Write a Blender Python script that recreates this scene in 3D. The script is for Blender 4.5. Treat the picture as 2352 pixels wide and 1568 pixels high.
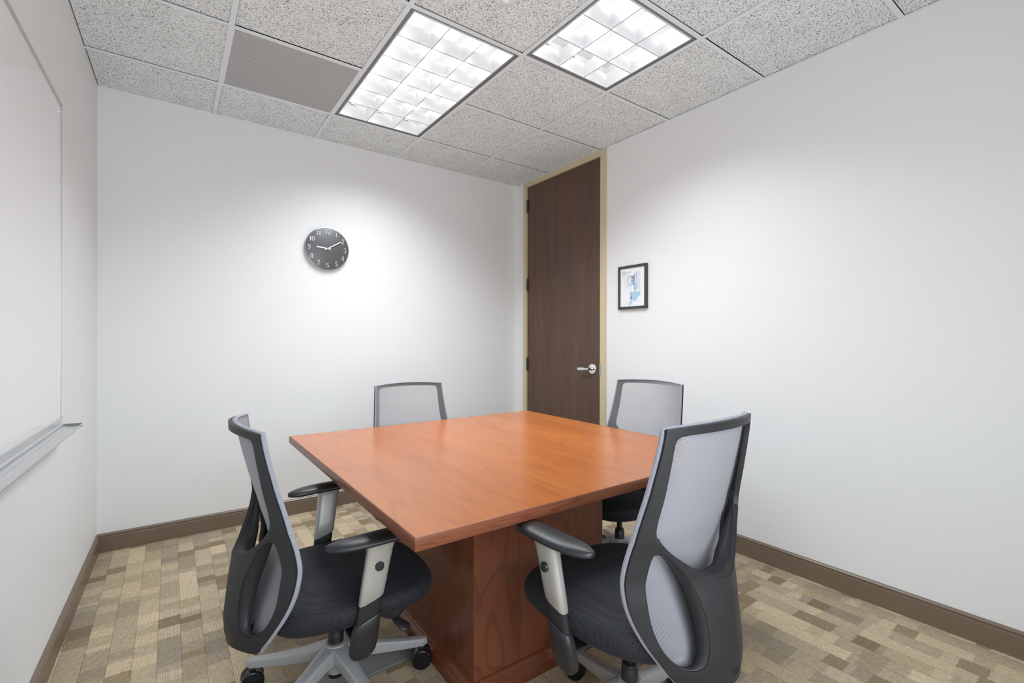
import bpy, bmesh, math, random
from mathutils import Vector, Matrix

for o in list(bpy.data.objects):
    bpy.data.objects.remove(o, do_unlink=True)
S = bpy.context.scene
COL = S.collection
PI = math.pi
random.seed(7)

# ------------------------------------------------------------------ camera
CAM_H = 1.2227
YAW = 0.627
cam_d = bpy.data.cameras.new('camera')
cam_d.sensor_width = 36.0
cam_d.sensor_fit = 'HORIZONTAL'
cam_d.lens = 36.0 * 1081.0 / 2352.0
cam_d.shift_y = -2.2 / 2352.0
cam_d.clip_start = 0.02
cam = bpy.data.objects.new('camera', cam_d)
COL.objects.link(cam)
cam.location = (0, 0, CAM_H)
cam.rotation_euler = (Matrix.Rotation(-YAW, 4, 'Z') @ Matrix.Rotation(PI / 2, 4, 'X') @ Matrix.Rotation(0.0022, 4, 'Z')).to_euler()
S.camera = cam

# ------------------------------------------------------------------ world, view
w = bpy.data.worlds.new('world'); S.world = w; w.use_nodes = True
w.node_tree.nodes['Background'].inputs[0].default_value = (0.5, 0.5, 0.52, 1)
w.node_tree.nodes['Background'].inputs[1].default_value = 0.0
S.view_settings.view_transform = 'Standard'
S.view_settings.look = 'None'
S.view_settings.gamma = 1.0
S.view_settings.use_curve_mapping = False
S.view_settings.exposure = 0.22
TUBE_POWER = 4.8         # glow of the fluorescent tubes seen through the louvres
FIX_W = 20.5             # watts thrown down by each long fixture inside the cut-off of its louvre
SPREAD = 130.0
LAMP_COL = (0.935, 0.99, 1.03)
FILL_W = 54.0             # fill light through an added, unseen window behind the camera
def area_light(name, loc, rot, sx, sy, power, spread=PI, parent=None, col=(1, 1, 1)):
    d = bpy.data.lights.new(name, 'AREA'); d.shape = 'RECTANGLE'; d.size = sx; d.size_y = sy; d.energy = power; d.spread = spread; d.color = col
    o = bpy.data.objects.new(name, d); COL.objects.link(o); o.location = loc; o.rotation_euler = rot
    if parent is not None: o.parent = parent
    return o
area_light('added_window_fill', (0.45, -0.76, 1.225), (PI / 2, 0, 0), 1.6, 1.8, FILL_W, PI, None, (0.91, 0.985, 1.045))  # added fill light, set just outside the invented window
S.cycles.max_bounces = 10
S.cycles.diffuse_bounces = 7
S.cycles.glossy_bounces = 5
S.cycles.transparent_max_bounces = 12
S.cycles.caustics_reflective = False
S.cycles.caustics_refractive = False
S.cycles.sample_clamp_indirect = 6.0
S.cycles.use_denoising = True

# ------------------------------------------------------------------ node helpers
def srgb(r, g, b):
    def f(c):
        c /= 255.0
        return c / 12.92 if c <= 0.04045 else ((c + 0.055) / 1.055) ** 2.4
    return (f(r), f(g), f(b), 1)

def new_mat(name, col=(0.5, 0.5, 0.5, 1), rough=0.5, metal=0.0, spec=0.5):
    m = bpy.data.materials.new(name); m.use_nodes = True
    b = m.node_tree.nodes['Principled BSDF']
    b.inputs['Base Color'].default_value = col
    b.inputs['Roughness'].default_value = rough
    b.inputs['Metallic'].default_value = metal
    b.inputs['Specular IOR Level'].default_value = spec
    return m, m.node_tree, b

def nd(nt, typ, **kw):
    n = nt.nodes.new(typ)
    for k, v in kw.items():
        if k.startswith('i_'):
            key = k[2:]
            key = int(key) if key.isdigit() else key.replace('_', ' ')
            n.inputs[key].default_value = v
        else:
            setattr(n, k, v)
    return n

def lk(nt, a, b): nt.links.new(a, b)

def mth(nt, op, a, b=None, c=None):
    n = nt.nodes.new('ShaderNodeMath'); n.operation = op
    for i, v in enumerate((a, b, c)):
        if v is None: continue
        if isinstance(v, (int, float)): n.inputs[i].default_value = v
        else: nt.links.new(v, n.inputs[i])
    return n.outputs[0]

def ramp(nt, fac, stops, interp='LINEAR'):
    n = nt.nodes.new('ShaderNodeValToRGB'); n.color_ramp.interpolation = interp
    el = n.color_ramp.elements
    while len(el) < len(stops): el.new(0.5)
    for e, (p, c) in zip(el, stops): e.position = p; e.color = c
    nt.links.new(fac, n.inputs[0]); return n.outputs[0]

def coords(nt, kind='Object', scale=(1, 1, 1), loc=(0, 0, 0), rot=(0, 0, 0)):
    tc = nt.nodes.new('ShaderNodeTexCoord'); mp = nt.nodes.new('ShaderNodeMapping')
    mp.inputs['Scale'].default_value = scale; mp.inputs['Location'].default_value = loc
    mp.inputs['Rotation'].default_value = rot
    nt.links.new(tc.outputs[kind], mp.inputs['Vector']); return mp.outputs[0]

def noise(nt, vec, scale, detail=2.0, rough=0.5, dist=0.0, out=0):
    n = nd(nt, 'ShaderNodeTexNoise'); n.inputs['Scale'].default_value = scale
    n.inputs['Detail'].default_value = detail; n.inputs['Roughness'].default_value = rough
    n.inputs['Distortion'].default_value = dist
    if vec is not None: nt.links.new(vec, n.inputs['Vector'])
    return n.outputs[out]

def bump(nt, b, height, strength=0.3, dist=0.001):
    n = nd(nt, 'ShaderNodeBump'); n.inputs['Strength'].default_value = strength
    n.inputs['Distance'].default_value = dist
    nt.links.new(height, n.inputs['Height']); nt.links.new(n.outputs[0], b.inputs['Normal'])
    return n

def mixc(nt, fac, a, b, blend='MIX'):
    n = nt.nodes.new('ShaderNodeMix'); n.data_type = 'RGBA'; n.blend_type = blend
    for i, v in ((0, fac), (6, a), (7, b)):
        if isinstance(v, (int, float)): n.inputs[i].default_value = v
        elif isinstance(v, tuple): n.inputs[i].default_value = v
        else: nt.links.new(v, n.inputs[i])
    return n.outputs[2]

# ------------------------------------------------------------------ materials
def wall_material(name, col):
    m, nt, b = new_mat(name, col, 0.55, 0, 0.3)
    v = coords(nt)
    n1 = noise(nt, v, 260, 3, 0.6)
    n2 = noise(nt, v, 1.2, 3, 0.5)
    c = mixc(nt, n2, tuple(x * 0.975 for x in col[:3]) + (1,), col)
    lk(nt, c, b.inputs['Base Color'])
    bump(nt, b, n1, 0.25, 0.0006)
    return m
M_WALL = wall_material('wall_paint', (0.815, 0.82, 0.825, 1))

def ceiling_tile_material():
    m, nt, b = new_mat('ceiling_tile', (0.7, 0.7, 0.7, 1), 0.95, 0, 0.1)
    v = coords(nt)
    vd = noise(nt, v, 25, 2, 0.5, 0, 1)
    warp = nd(nt, 'ShaderNodeVectorMath', operation='MULTIPLY_ADD')
    lk(nt, vd, warp.inputs[0]); warp.inputs[1].default_value = (0.02, 0.02, 0.02); lk(nt, v, warp.inputs[2])
    f1 = noise(nt, warp.outputs[0], 185, 3.0, 0.62, 0.8)
    f2 = noise(nt, warp.outputs[0], 420, 2.0, 0.6, 0.3)
    big = noise(nt, v, 9, 2, 0.5)
    thr = mth(nt, 'MULTIPLY_ADD', big, 0.06, f1)
    pit = ramp(nt, thr, [(0.375, (0.12, 0.12, 0.12, 1)), (0.435, (0.40, 0.40, 0.40, 1)), (0.485, (1, 1, 1, 1))])
    pit2 = ramp(nt, f2, [(0.34, (0.45, 0.45, 0.45, 1)), (0.42, (1, 1, 1, 1))])
    c = mixc(nt, 1.0, pit, pit2, 'MULTIPLY')
    c = mixc(nt, 1.0, c, (0.93, 0.985, 1.0, 1), 'MULTIPLY')
    lk(nt, c, b.inputs['Base Color'])
    h = mth(nt, 'MULTIPLY', ramp(nt, thr, [(0.40, (0, 0, 0, 1)), (0.5, (1, 1, 1, 1))]), 1.0)
    bump(nt, b, h, 0.6, 0.002)
    return m
M_TILE = ceiling_tile_material()
M_TBAR, _, _ = new_mat('white_enamel', (0.80, 0.86, 0.88, 1), 0.4, 0, 0.4)
M_DARKGAP, _, _ = new_mat('dark_gap', (0.02, 0.02, 0.02, 1), 0.9)
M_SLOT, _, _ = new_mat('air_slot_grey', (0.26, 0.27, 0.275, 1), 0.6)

def louver_material():
    m, nt, b = new_mat('semi_specular_louver', (0.86, 0.86, 0.87, 1), 0.35, 0.6)
    return m
M_LOUVER = louver_material()
M_HOUSING, _, _ = new_mat('fixture_white_enamel', (0.88, 0.88, 0.88, 1), 0.5)
def tube_material():
    m = bpy.data.materials.new('fluorescent_tube'); m.use_nodes = True
    nt = m.node_tree; nt.nodes.clear()
    e = nt.nodes.new('ShaderNodeEmission'); o = nt.nodes.new('ShaderNodeOutputMaterial')
    e.inputs[0].default_value = (0.98, 0.99, 1.0, 1); e.inputs[1].default_value = TUBE_POWER
    nt.links.new(e.outputs[0], o.inputs[0]); return m
M_TUBE = tube_material()

def perforated_material():
    m, nt, b = new_mat('perforated_white_metal', (0.7, 0.7, 0.7, 1), 0.45)
    v = coords(nt, scale=(1, 1, 1), rot=(0, 0, PI / 4))
    sep = nd(nt, 'ShaderNodeSeparateXYZ'); lk(nt, v, sep.inputs[0])
    P = 0.0068
    def fr(o):
        a = mth(nt, 'FRACT', mth(nt, 'DIVIDE', o, P))
        return mth(nt, 'POWER', mth(nt, 'SUBTRACT', a, 0.5), 2.0)
    d = mth(nt, 'SQRT', mth(nt, 'ADD', fr(sep.outputs[0]), fr(sep.outputs[1])))
    c = ramp(nt, d, [(0.26, (0.045, 0.045, 0.045, 1)), (0.33, (0.56, 0.58, 0.59, 1))])
    lk(nt, c, b.inputs['Base Color'])
    return m
M_PERF = perforated_material()

def carpet_material():
    m, nt, b = new_mat('striped_loop_carpet', (0.4, 0.3, 0.2, 1), 0.95, 0, 0.1)
    tc = nd(nt, 'ShaderNodeTexCoord'); sep = nd(nt, 'ShaderNodeSeparateXYZ')
    jit = noise(nt, tc.outputs['Object'], 160, 2, 0.5, 0, 1)
    va = nd(nt, 'ShaderNodeVectorMath', operation='MULTIPLY_ADD')
    lk(nt, jit, va.inputs[0]); va.inputs[1].default_value = (0.006, 0.011, 0); lk(nt, tc.outputs['Object'], va.inputs[2])
    lk(nt, va.outputs[0], sep.inputs[0])
    X, Y = sep.outputs[0], sep.outputs[1]
    SW = 0.0762
    xs = mth(nt, 'DIVIDE', mth(nt, 'ADD', X, 10.02), SW)
    sid = mth(nt, 'FLOOR', xs)
    def vor1(width, off):
        n = nd(nt, 'ShaderNodeTexVoronoi'); n.voronoi_dimensions = '1D'; n.feature = 'F1'
        n.inputs['Scale'].default_value = 1.0; n.inputs['Randomness'].default_value = 1.0
        ww = mth(nt, 'ADD', mth(nt, 'DIVIDE', Y, width), mth(nt, 'MULTIPLY', sid, 37.7 + off))
        lk(nt, ww, n.inputs['W']); s = nd(nt, 'ShaderNodeSeparateColor'); lk(nt, n.outputs['Color'], s.inputs[0])
        return s.outputs
    a = vor1(0.26, 0.0); d = vor1(0.075, 5.3)
    wn = nd(nt, 'ShaderNodeTexWhiteNoise'); wn.noise_dimensions = '1D'; lk(nt, sid, wn.inputs['W'])
    strip = wn.outputs['Value']
    light = srgb(208, 192, 164); tan = srgb(189, 173, 147); grey = srgb(170, 158, 142); grey2 = srgb(152, 140, 124); brown = srgb(138, 120, 96)
    base = ramp(nt, a[0], [(0.0, light), (0.40, tan), (0.62, grey), (0.86, grey2)], 'CONSTANT')
    sb = ramp(nt, strip, [(0.0, light), (0.45, tan), (0.68, grey)], 'CONSTANT')
    base = mixc(nt, 0.45, base, sb)
    dk = ramp(nt, d[1], [(0.0, (0, 0, 0, 1)), (0.84, (1, 1, 1, 1))], 'CONSTANT')
    base = mixc(nt, mth(nt, 'MULTIPLY', dk, 0.75), base, brown)
    # ribs of the loop pile run along the planks
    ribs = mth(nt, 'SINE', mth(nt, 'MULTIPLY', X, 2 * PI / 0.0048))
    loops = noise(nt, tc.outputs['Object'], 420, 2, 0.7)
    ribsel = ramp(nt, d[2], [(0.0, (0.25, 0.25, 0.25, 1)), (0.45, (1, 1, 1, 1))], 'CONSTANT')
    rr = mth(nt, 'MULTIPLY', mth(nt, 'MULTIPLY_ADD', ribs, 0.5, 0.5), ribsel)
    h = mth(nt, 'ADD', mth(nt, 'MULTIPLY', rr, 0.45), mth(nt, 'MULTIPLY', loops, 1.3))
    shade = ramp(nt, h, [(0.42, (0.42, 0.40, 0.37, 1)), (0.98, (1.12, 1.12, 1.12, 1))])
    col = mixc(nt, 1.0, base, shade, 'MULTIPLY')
    fx = mth(nt, 'FRACT', xs)
    seam = ramp(nt, mth(nt, 'ABSOLUTE', mth(nt, 'SUBTRACT', fx, 0.5)), [(0.478, (1, 1, 1, 1)), (0.5, (0.55, 0.52, 0.48, 1))])
    col = mixc(nt, 1.0, col, seam, 'MULTIPLY')
    hth = ramp(nt, noise(nt, tc.outputs['Object'], 330, 3, 0.75), [(0.36, (0.60, 0.58, 0.55, 1)), (0.50, (1, 1, 1, 1)), (0.64, (1.32, 1.30, 1.26, 1))])
    blot = ramp(nt, noise(nt, tc.outputs['Object'], 45, 2, 0.5), [(0.3, (0.90, 0.90, 0.89, 1)), (0.7, (1.08, 1.07, 1.06, 1))])
    col = mixc(nt, 1.0, col, hth, 'MULTIPLY'); col = mixc(nt, 1.0, col, blot, 'MULTIPLY')
    lk(nt, col, b.inputs['Base Color'])
    bump(nt, b, h, 0.55, 0.003)
    return m
M_CARPET = carpet_material()

def wood_material(name, light, mid, dark, axis='Y', rough=0.3, ringk=34.0, spec=0.5, across=5.0, along=0.75, off=(0, 0, 0), contrast=1.0, coat=0.0, dirpl=None):
    """cathedral grain stretched along one axis"""
    m, nt, b = new_mat(name, mid, rough, 0, spec)
    if axis == 'Y': sc = (across, along, across)
    elif axis == 'Z': sc = (across, across, along)
    else: sc = (along, across, across)
    v = coords(nt, scale=sc, loc=off)
    n = noise(nt, v, 1.0, 2.0, 0.45, 0.35)
    r = mth(nt, 'MULTIPLY', n, ringk)
    wv = mth(nt, 'MULTIPLY_ADD', mth(nt, 'SINE', mth(nt, 'MULTIPLY', r, 2 * PI)), 0.5, 0.5)
    line = ramp(nt, wv, [(0.0, (0, 0, 0, 1)), (0.88, (0.10, 0.10, 0.10, 1)), (1.0, (1, 1, 1, 1))])
    fs = tuple((x * (60 if i == {'X': 0, 'Y': 1, 'Z': 2}[axis] else 60)) for i, x in enumerate((1, 1, 1)))
    k = {'X': 0, 'Y': 1, 'Z': 2}[axis]
    fsc = [420, 420, 420]; fsc[k] = 9
    fine = noise(nt, coords(nt, scale=tuple(fsc)), 1.0, 2, 0.6)
    bsc = [7, 7, 7]; bsc[k] = 0.8
    broad = noise(nt, coords(nt, scale=tuple(bsc), loc=(3.1, 1.7, 0.4)), 1.0, 2, 0.5)
    c = mixc(nt, ramp(nt, broad, [(0.3, (0, 0, 0, 1)), (0.7, (1, 1, 1, 1))]), mid, light)
    c = mixc(nt, mth(nt, 'MULTIPLY', line, 0.55 * contrast), c, dark)
    f = ramp(nt, fine, [(0.35, (0.90, 0.90, 0.90, 1)), (0.6, (1.04, 1.04, 1.04, 1))])
    c = mixc(nt, 1.0, c, f, 'MULTIPLY')
    lk(nt, c, b.inputs['Base Color'])
    if coat:
        b.inputs['Coat Weight'].default_value = coat; b.inputs['Coat Roughness'].default_value = 0.12
    return m
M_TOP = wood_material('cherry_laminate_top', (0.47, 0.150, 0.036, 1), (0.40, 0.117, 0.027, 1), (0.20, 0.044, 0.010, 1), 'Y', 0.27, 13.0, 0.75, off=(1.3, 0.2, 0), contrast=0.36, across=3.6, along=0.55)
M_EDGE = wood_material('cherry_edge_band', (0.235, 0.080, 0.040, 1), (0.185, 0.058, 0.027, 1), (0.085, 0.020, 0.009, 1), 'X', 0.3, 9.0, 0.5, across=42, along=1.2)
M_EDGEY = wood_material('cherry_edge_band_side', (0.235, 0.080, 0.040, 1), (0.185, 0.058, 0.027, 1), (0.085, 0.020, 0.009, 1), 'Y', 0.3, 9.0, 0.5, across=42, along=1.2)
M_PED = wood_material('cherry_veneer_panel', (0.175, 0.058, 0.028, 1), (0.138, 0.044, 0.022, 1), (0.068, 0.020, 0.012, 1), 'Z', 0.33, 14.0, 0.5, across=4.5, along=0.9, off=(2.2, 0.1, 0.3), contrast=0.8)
M_MOULD, _, _ = new_mat('cherry_stained_moulding', (0.15, 0.046, 0.020, 1), 0.18, 0, 0.5)
M_DOOR = wood_material('walnut_door_veneer', (0.128, 0.068, 0.044, 1), (0.090, 0.055, 0.040, 1), (0.044, 0.028, 0.022, 1), 'Z', 0.42, 12.0, 0.4, across=4.5, along=0.35, off=(0, 5.2, 0.7), contrast=0.6)
M_FRAMEP, _, _ = new_mat('cream_enamel', (0.60, 0.52, 0.34, 1), 0.35, 0, 0.4)
M_BASE, _, _ = new_mat('brown_vinyl_base', (0.178, 0.131, 0.094, 1), 0.33, 0, 0.5)
M_CHROME, _, _ = new_mat('polished_chrome', (0.85, 0.85, 0.86, 1), 0.08, 1.0)
M_STEEL, _, _ = new_mat('satin_steel', (0.55, 0.54, 0.52, 1), 0.3, 1.0)
M_HINGE, _, _ = new_mat('hinge_grey', (0.09, 0.085, 0.08, 1), 0.4, 0.6)
M_ALU, _, _ = new_mat('brushed_aluminium', (0.66, 0.66, 0.665, 1), 0.36, 0.55)
M_BOARD, _, _ = new_mat('whiteboard_enamel', (0.86, 0.865, 0.87, 1), 0.13, 0, 0.5)
M_BOARDTRIM, _, _ = new_mat('whiteboard_trim', (0.5, 0.5, 0.5, 1), 0.35, 0.4)
M_BLACKF, _, _ = new_mat('black_wood_frame', (0.045, 0.045, 0.047, 1), 0.35)
M_PAPER, _, _ = new_mat('print_paper', (0.82, 0.84, 0.87, 1), 0.4)
M_PB, _, _ = new_mat('print_blue', srgb(170, 200, 222), 0.4)
M_PDB, _, _ = new_mat('print_dark_blue', srgb(85, 105, 135), 0.4)
M_PG, _, _ = new_mat('print_grey', srgb(150, 152, 156), 0.4)
M_PLG, _, _ = new_mat('print_light_grey', srgb(205, 207, 211), 0.4)
M_PR, _, _ = new_mat('print_red', srgb(190, 50, 50), 0.4)
M_PGR, _, _ = new_mat('print_green', srgb(90, 160, 120), 0.4)
M_CLOCK, _, _ = new_mat('clock_face_grey', (0.115, 0.115, 0.118, 1), 0.40, 0.4)
M_NUM, _, _ = new_mat('silver_numeral', (0.9, 0.9, 0.9, 1), 0.28, 0.85)
M_CLOCKRIM, _, _ = new_mat('clock_rim', (0.5, 0.5, 0.51, 1), 0.25, 0.9)

def plastic(name, col, rough=0.45, bs=0.3, scale=900):
    m, nt, b = new_mat(name, col, rough, 0, 0.5)
    bump(nt, b, noise(nt, coords(nt), scale, 2, 0.6), bs, 0.0004)
    return m
M_FRAME = plastic('charcoal_moulded_plastic', (0.024, 0.024, 0.026, 1), 0.45)
M_FRAME.node_tree.nodes['Principled BSDF'].inputs['Specular IOR Level'].default_value = 0.32
M_BLACK = plastic('black_moulded_plastic', (0.018, 0.018, 0.020, 1), 0.36)
M_PAD = plastic('black_arm_pad', (0.014, 0.015, 0.017, 1), 0.36, 1.0, 520)
M_PISTON, _, _ = new_mat('black_gas_piston', (0.01, 0.01, 0.011, 1), 0.2)
M_WHEEL, _, _ = new_mat('glossy_black_wheel', (0.008, 0.008, 0.009, 1), 0.15)
M_SILVER = plastic('silver_painted_base', (0.40, 0.41, 0.42, 1), 0.33, 0.1)
M_SLEEVE = plastic('warm_silver_sleeve', (0.50, 0.49, 0.465, 1), 0.34, 0.1)
M_SLEEVE.node_tree.nodes['Principled BSDF'].inputs['Metallic'].default_value = 0.45
M_SILVER.node_tree.nodes['Principled BSDF'].inputs['Metallic'].default_value = 0.25

def seat_fabric():
    m, nt, b = new_mat('black_spacer_mesh_fabric', (0.008, 0.009, 0.011, 1), 0.7, 0, 0.3)
    v = coords(nt, scale=(1, 1.25, 1.0))
    n = nd(nt, 'ShaderNodeTexVoronoi'); n.inputs['Scale'].default_value = 185; n.inputs['Randomness'].default_value = 0.05
    lk(nt, v, n.inputs['Vector'])
    c = ramp(nt, n.outputs['Distance'], [(0.20, (0.001, 0.001, 0.0015, 1)), (0.42, (0.019, 0.020, 0.026, 1))])
    lk(nt, c, b.inputs['Base Color'])
    bump(nt, b, n.outputs['Distance'], 0.7, 0.002)
    b.inputs['Sheen Weight'].default_value = 0.03; b.inputs['Sheen Tint'].default_value = (0.5, 0.55, 0.75, 1)
    return m
M_SEAT = seat_fabric()

def mesh_fabric(name, alpha, col):
    m, nt, b = new_mat(name, col, 0.7, 0, 0.3)
    v = coords(nt); sep = nd(nt, 'ShaderNodeSeparateXYZ'); lk(nt, v, sep.inputs[0])
    row = mth(nt, 'MULTIPLY', sep.outputs[2], 2 * PI / 0.0030)
    wv = mth(nt, 'MULTIPLY_ADD', mth(nt, 'SINE', row), 0.5, 0.5)
    colw = mth(nt, 'MULTIPLY_ADD', mth(nt, 'SINE', mth(nt, 'MULTIPLY', sep.outputs[0], 2 * PI / 0.0034)), 0.5, 0.5)
    pat = mth(nt, 'MULTIPLY', wv, mth(nt, 'MULTIPLY_ADD', colw, 0.5, 0.5))
    if alpha < 1:
        lw = nt.nodes.new('ShaderNodeLayerWeight'); lw.inputs['Blend'].default_value = 0.5     # a slanted view looks through more yarn
        a = mth(nt, 'ADD', mth(nt, 'MULTIPLY', pat, 0.36), mth(nt, 'MULTIPLY_ADD', mth(nt, 'POWER', lw.outputs['Facing'], 1.6), 3.0, alpha - 0.135))
        a = mth(nt, 'MINIMUM', a, 1.0)
        lk(nt, a, b.inputs['Alpha'])
    c = mixc(nt, pat, tuple(x * 0.8 for x in col[:3]) + (1,), tuple(min(1, x * 1.2) for x in col[:3]) + (1,))
    lk(nt, c, b.inputs['Base Color'])
    b.inputs['Sheen Weight'].default_value = 0.15
    return m
M_MESH = mesh_fabric('lilac_grey_mesh', 0.40, (0.30, 0.303, 0.335, 1))
M_MESHEDGE = mesh_fabric('lilac_grey_mesh_edge', 1.0, (0.33, 0.335, 0.39, 1))

def ribbed_material():
    m, nt, b = new_mat('ribbed_floor_strip', (0.2, 0.2, 0.2, 1), 0.4, 0.3)
    return m
M_RIB = ribbed_material()
M_RIB.node_tree.nodes['Principled BSDF'].inputs['Base Color'].default_value = (0.20, 0.20, 0.20, 1)

# ------------------------------------------------------------------ mesh helpers
class MB:
    def __init__(s): s.v = []; s.f = []; s.mi = []
    def add(s, verts, faces, mi=0):
        k = len(s.v); s.v += [tuple(p) for p in verts]
        for f in faces: s.f.append([i + k for i in f]); s.mi.append(mi)
        return s
    def box(s, x0, x1, y0, y1, z0, z1, mi=0, M=None):
        vs = [Vector(p) for p in ((x0, y0, z0), (x1, y0, z0), (x1, y1, z0), (x0, y1, z0), (x0, y0, z1), (x1, y0, z1), (x1, y1, z1), (x0, y1, z1))]
        if M is not None: vs = [M @ p for p in vs]
        return s.add(vs, [(0, 3, 2, 1), (4, 5, 6, 7), (0, 1, 5, 4), (1, 2, 6, 5), (2, 3, 7, 6), (3, 0, 4, 7)], mi)
    def loft(s, rings, close=True, cap=True, mi=0, loop=False):
        n = len(rings[0]); vs = [p for r in rings for p in r]; fs = []
        m = len(rings); rng = m if loop else m - 1
        for i in range(rng):
            a, b = i * n, ((i + 1) % m) * n
            for j in range(n if close else n - 1):
                k = (j + 1) % n
                fs.append((a + j, a + k, b + k, b + j))
        if cap and not loop:
            fs.append(tuple(range(n))[::-1]); fs.append(tuple((m - 1) * n + j for j in range(n)))
        return s.add(vs, fs, mi)
    def lathe(s, prof, n=32, M=None, mi=0, cap=True):
        rings = []
        for r, z in prof:
            rings.append([Vector((r * math.cos(2 * PI * k / n), r * math.sin(2 * PI * k / n), z)) for k in range(n)])
        if M is not None: rings = [[M @ p for p in r] for r in rings]
        return s.loft(rings, True, cap, mi)
    def tube(s, pts, r, n=10, mi=0, cap=True):
        pts = [Vector(p) for p in pts]; rings = []; prev = None
        for i, p in enumerate(pts):
            d = (pts[min(i + 1, len(pts) - 1)] - pts[max(i - 1, 0)]).normalized()
            up = prev if prev is not None else (Vector((0, 0, 1)) if abs(d.z) < 0.9 else Vector((1, 0, 0)))
            a = d.cross(up).normalized(); b2 = a.cross(d).normalized(); prev = b2
            rr = r[i] if isinstance(r, (list, tuple)) else r
            rings.append([p + a * math.cos(2 * PI * k / n) * rr + b2 * math.sin(2 * PI * k / n) * rr for k in range(n)])
        return s.loft(rings, True, cap, mi)

def ob(name, mb, mats, parent=None, smooth=None, bevel=0, bseg=2, subsurf=0, solid=None, loc=None, recalc=True):
    me = bpy.data.meshes.new(name)
    me.from_pydata(mb.v, [], mb.f)
    if not isinstance(mats, (list, tuple)): mats = [mats]
    for m in mats: me.materials.append(m)
    for p, i in zip(me.polygons, mb.mi): p.material_index = i
    if recalc:
        bm = bmesh.new(); bm.from_mesh(me)
        bmesh.ops.recalc_face_normals(bm, faces=bm.faces); bm.to_mesh(me); bm.free()
    me.update()
    o = bpy.data.objects.new(name, me); COL.objects.link(o)
    if parent is not None: o.parent = parent
    if loc is not None: o.location = loc
    if smooth is not None:
        for p in me.polygons: p.use_smooth = True
        if smooth < 180:
            try: me.set_sharp_from_angle(angle=math.radians(smooth))
            except Exception: pass
    if solid:
        md = o.modifiers.new('solid', 'SOLIDIFY'); md.thickness = solid; md.offset = 0
    if bevel:
        md = o.modifiers.new('bevel', 'BEVEL'); md.width = bevel; md.segments = bseg; md.limit_method = 'ANGLE'; md.angle_limit = math.radians(35)
        md.harden_normals = False
    if subsurf:
        md = o.modifiers.new('sub', 'SUBSURF'); md.levels = subsurf; md.render_levels = subsurf
    return o

def empty(name, loc, rz=0):
    o = bpy.data.objects.new(name, None); COL.objects.link(o); o.location = loc; o.rotation_euler = (0, 0, rz)
    o.empty_display_size = 0.05; return o
def tag(o, label=None, cat=None, group=None, kind=None):
    if label: o['label'] = label
    if cat: o['category'] = cat
    if group: o['group'] = group
    if kind: o['kind'] = kind
    return o
def struct(o, label=None): o['kind'] = 'structure'; o['label'] = label or ''; return o

# ------------------------------------------------------------------ room
ZC = 2.674; XR = 2.660; YB = 3.578; YF = -0.62
def xl(y): return -0.3433 + (y - YB) * 0.0202       # the left wall is a touch out of square
TOPZ = ZC + 0.16
b = MB(); b.box(-0.7, XR + 0.25, YF - 0.2, YB + 0.25, -0.12, 0.0)
struct(ob('floor', b, M_CARPET), 'beige and brown striped plank carpet floor')
b = MB(); b.add([(xl(YF - 0.2), YF - 0.2, 0), (xl(YB + .2), YB + .2, 0), (xl(YB + .2) - .12, YB + .2, 0), (xl(YF - .2) - .12, YF - .2, 0),
                 (xl(YF - 0.2), YF - 0.2, TOPZ), (xl(YB + .2), YB + .2, TOPZ), (xl(YB + .2) - .12, YB + .2, TOPZ), (xl(YF - .2) - .12, YF - .2, TOPZ)],
                [(0, 1, 2, 3), (4, 5, 6, 7), (0, 1, 5, 4), (1, 2, 6, 5), (2, 3, 7, 6), (3, 0, 4, 7)])
struct(ob('wall_left', b, M_WALL), 'white painted wall behind the whiteboard')
b = MB(); b.box(xl(YB) - 0.0, XR, YB, YB + 0.12, 0, TOPZ)
struct(ob('wall_back', b, M_WALL), 'white painted wall with the round clock')
WX0, WX1, WZ0, WZ1 = -0.30, 1.20, 0.35, 2.10  # opening for the added window, which serves only the fill light
b = MB(); b.box(xl(YF), WX0, YF - 0.12, YF, 0, TOPZ); b.box(WX1, XR, YF - 0.12, YF, 0, TOPZ); b.box(WX0, WX1, YF - 0.12, YF, 0, WZ0); b.box(WX0, WX1, YF - 0.12, YF, WZ1, TOPZ)
struct(ob('wall_front', b, M_WALL), 'white painted wall behind the camera')
b = MB(); fw = 0.045
b.box(WX0, WX0 + fw, YF - .1, YF - .03, WZ0, WZ1); b.box(WX1 - fw, WX1, YF - .1, YF - .03, WZ0, WZ1); b.box(WX0 + fw, WX1 - fw, YF - .1, YF - .03, WZ0, WZ0 + fw); b.box(WX0 + fw, WX1 - fw, YF - .1, YF - .03, WZ1 - fw, WZ1)
fill_win = struct(ob('added_window_1', b, M_ALU), 'aluminium window added for fill light, unseen behind the camera')
mg = bpy.data.materials.new('added_window_glass'); mg.use_nodes = True; nt_ = mg.node_tree; nt_.nodes.clear()
t_ = nt_.nodes.new('ShaderNodeBsdfTransparent'); g_ = nt_.nodes.new('ShaderNodeBsdfGlossy'); x_ = nt_.nodes.new('ShaderNodeMixShader'); o_ = nt_.nodes.new('ShaderNodeOutputMaterial')
g_.inputs['Roughness'].default_value = 0.05; x_.inputs[0].default_value = 0.06
lk(nt_, t_.outputs[0], x_.inputs[1]); lk(nt_, g_.outputs[0], x_.inputs[2]); lk(nt_, x_.outputs[0], o_.inputs[0])
b = MB(); b.box(WX0 + fw, WX1 - fw, YF - .068, YF - .062, WZ0 + fw, WZ1 - fw); ob('added_window_pane', b, mg, fill_win)
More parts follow.
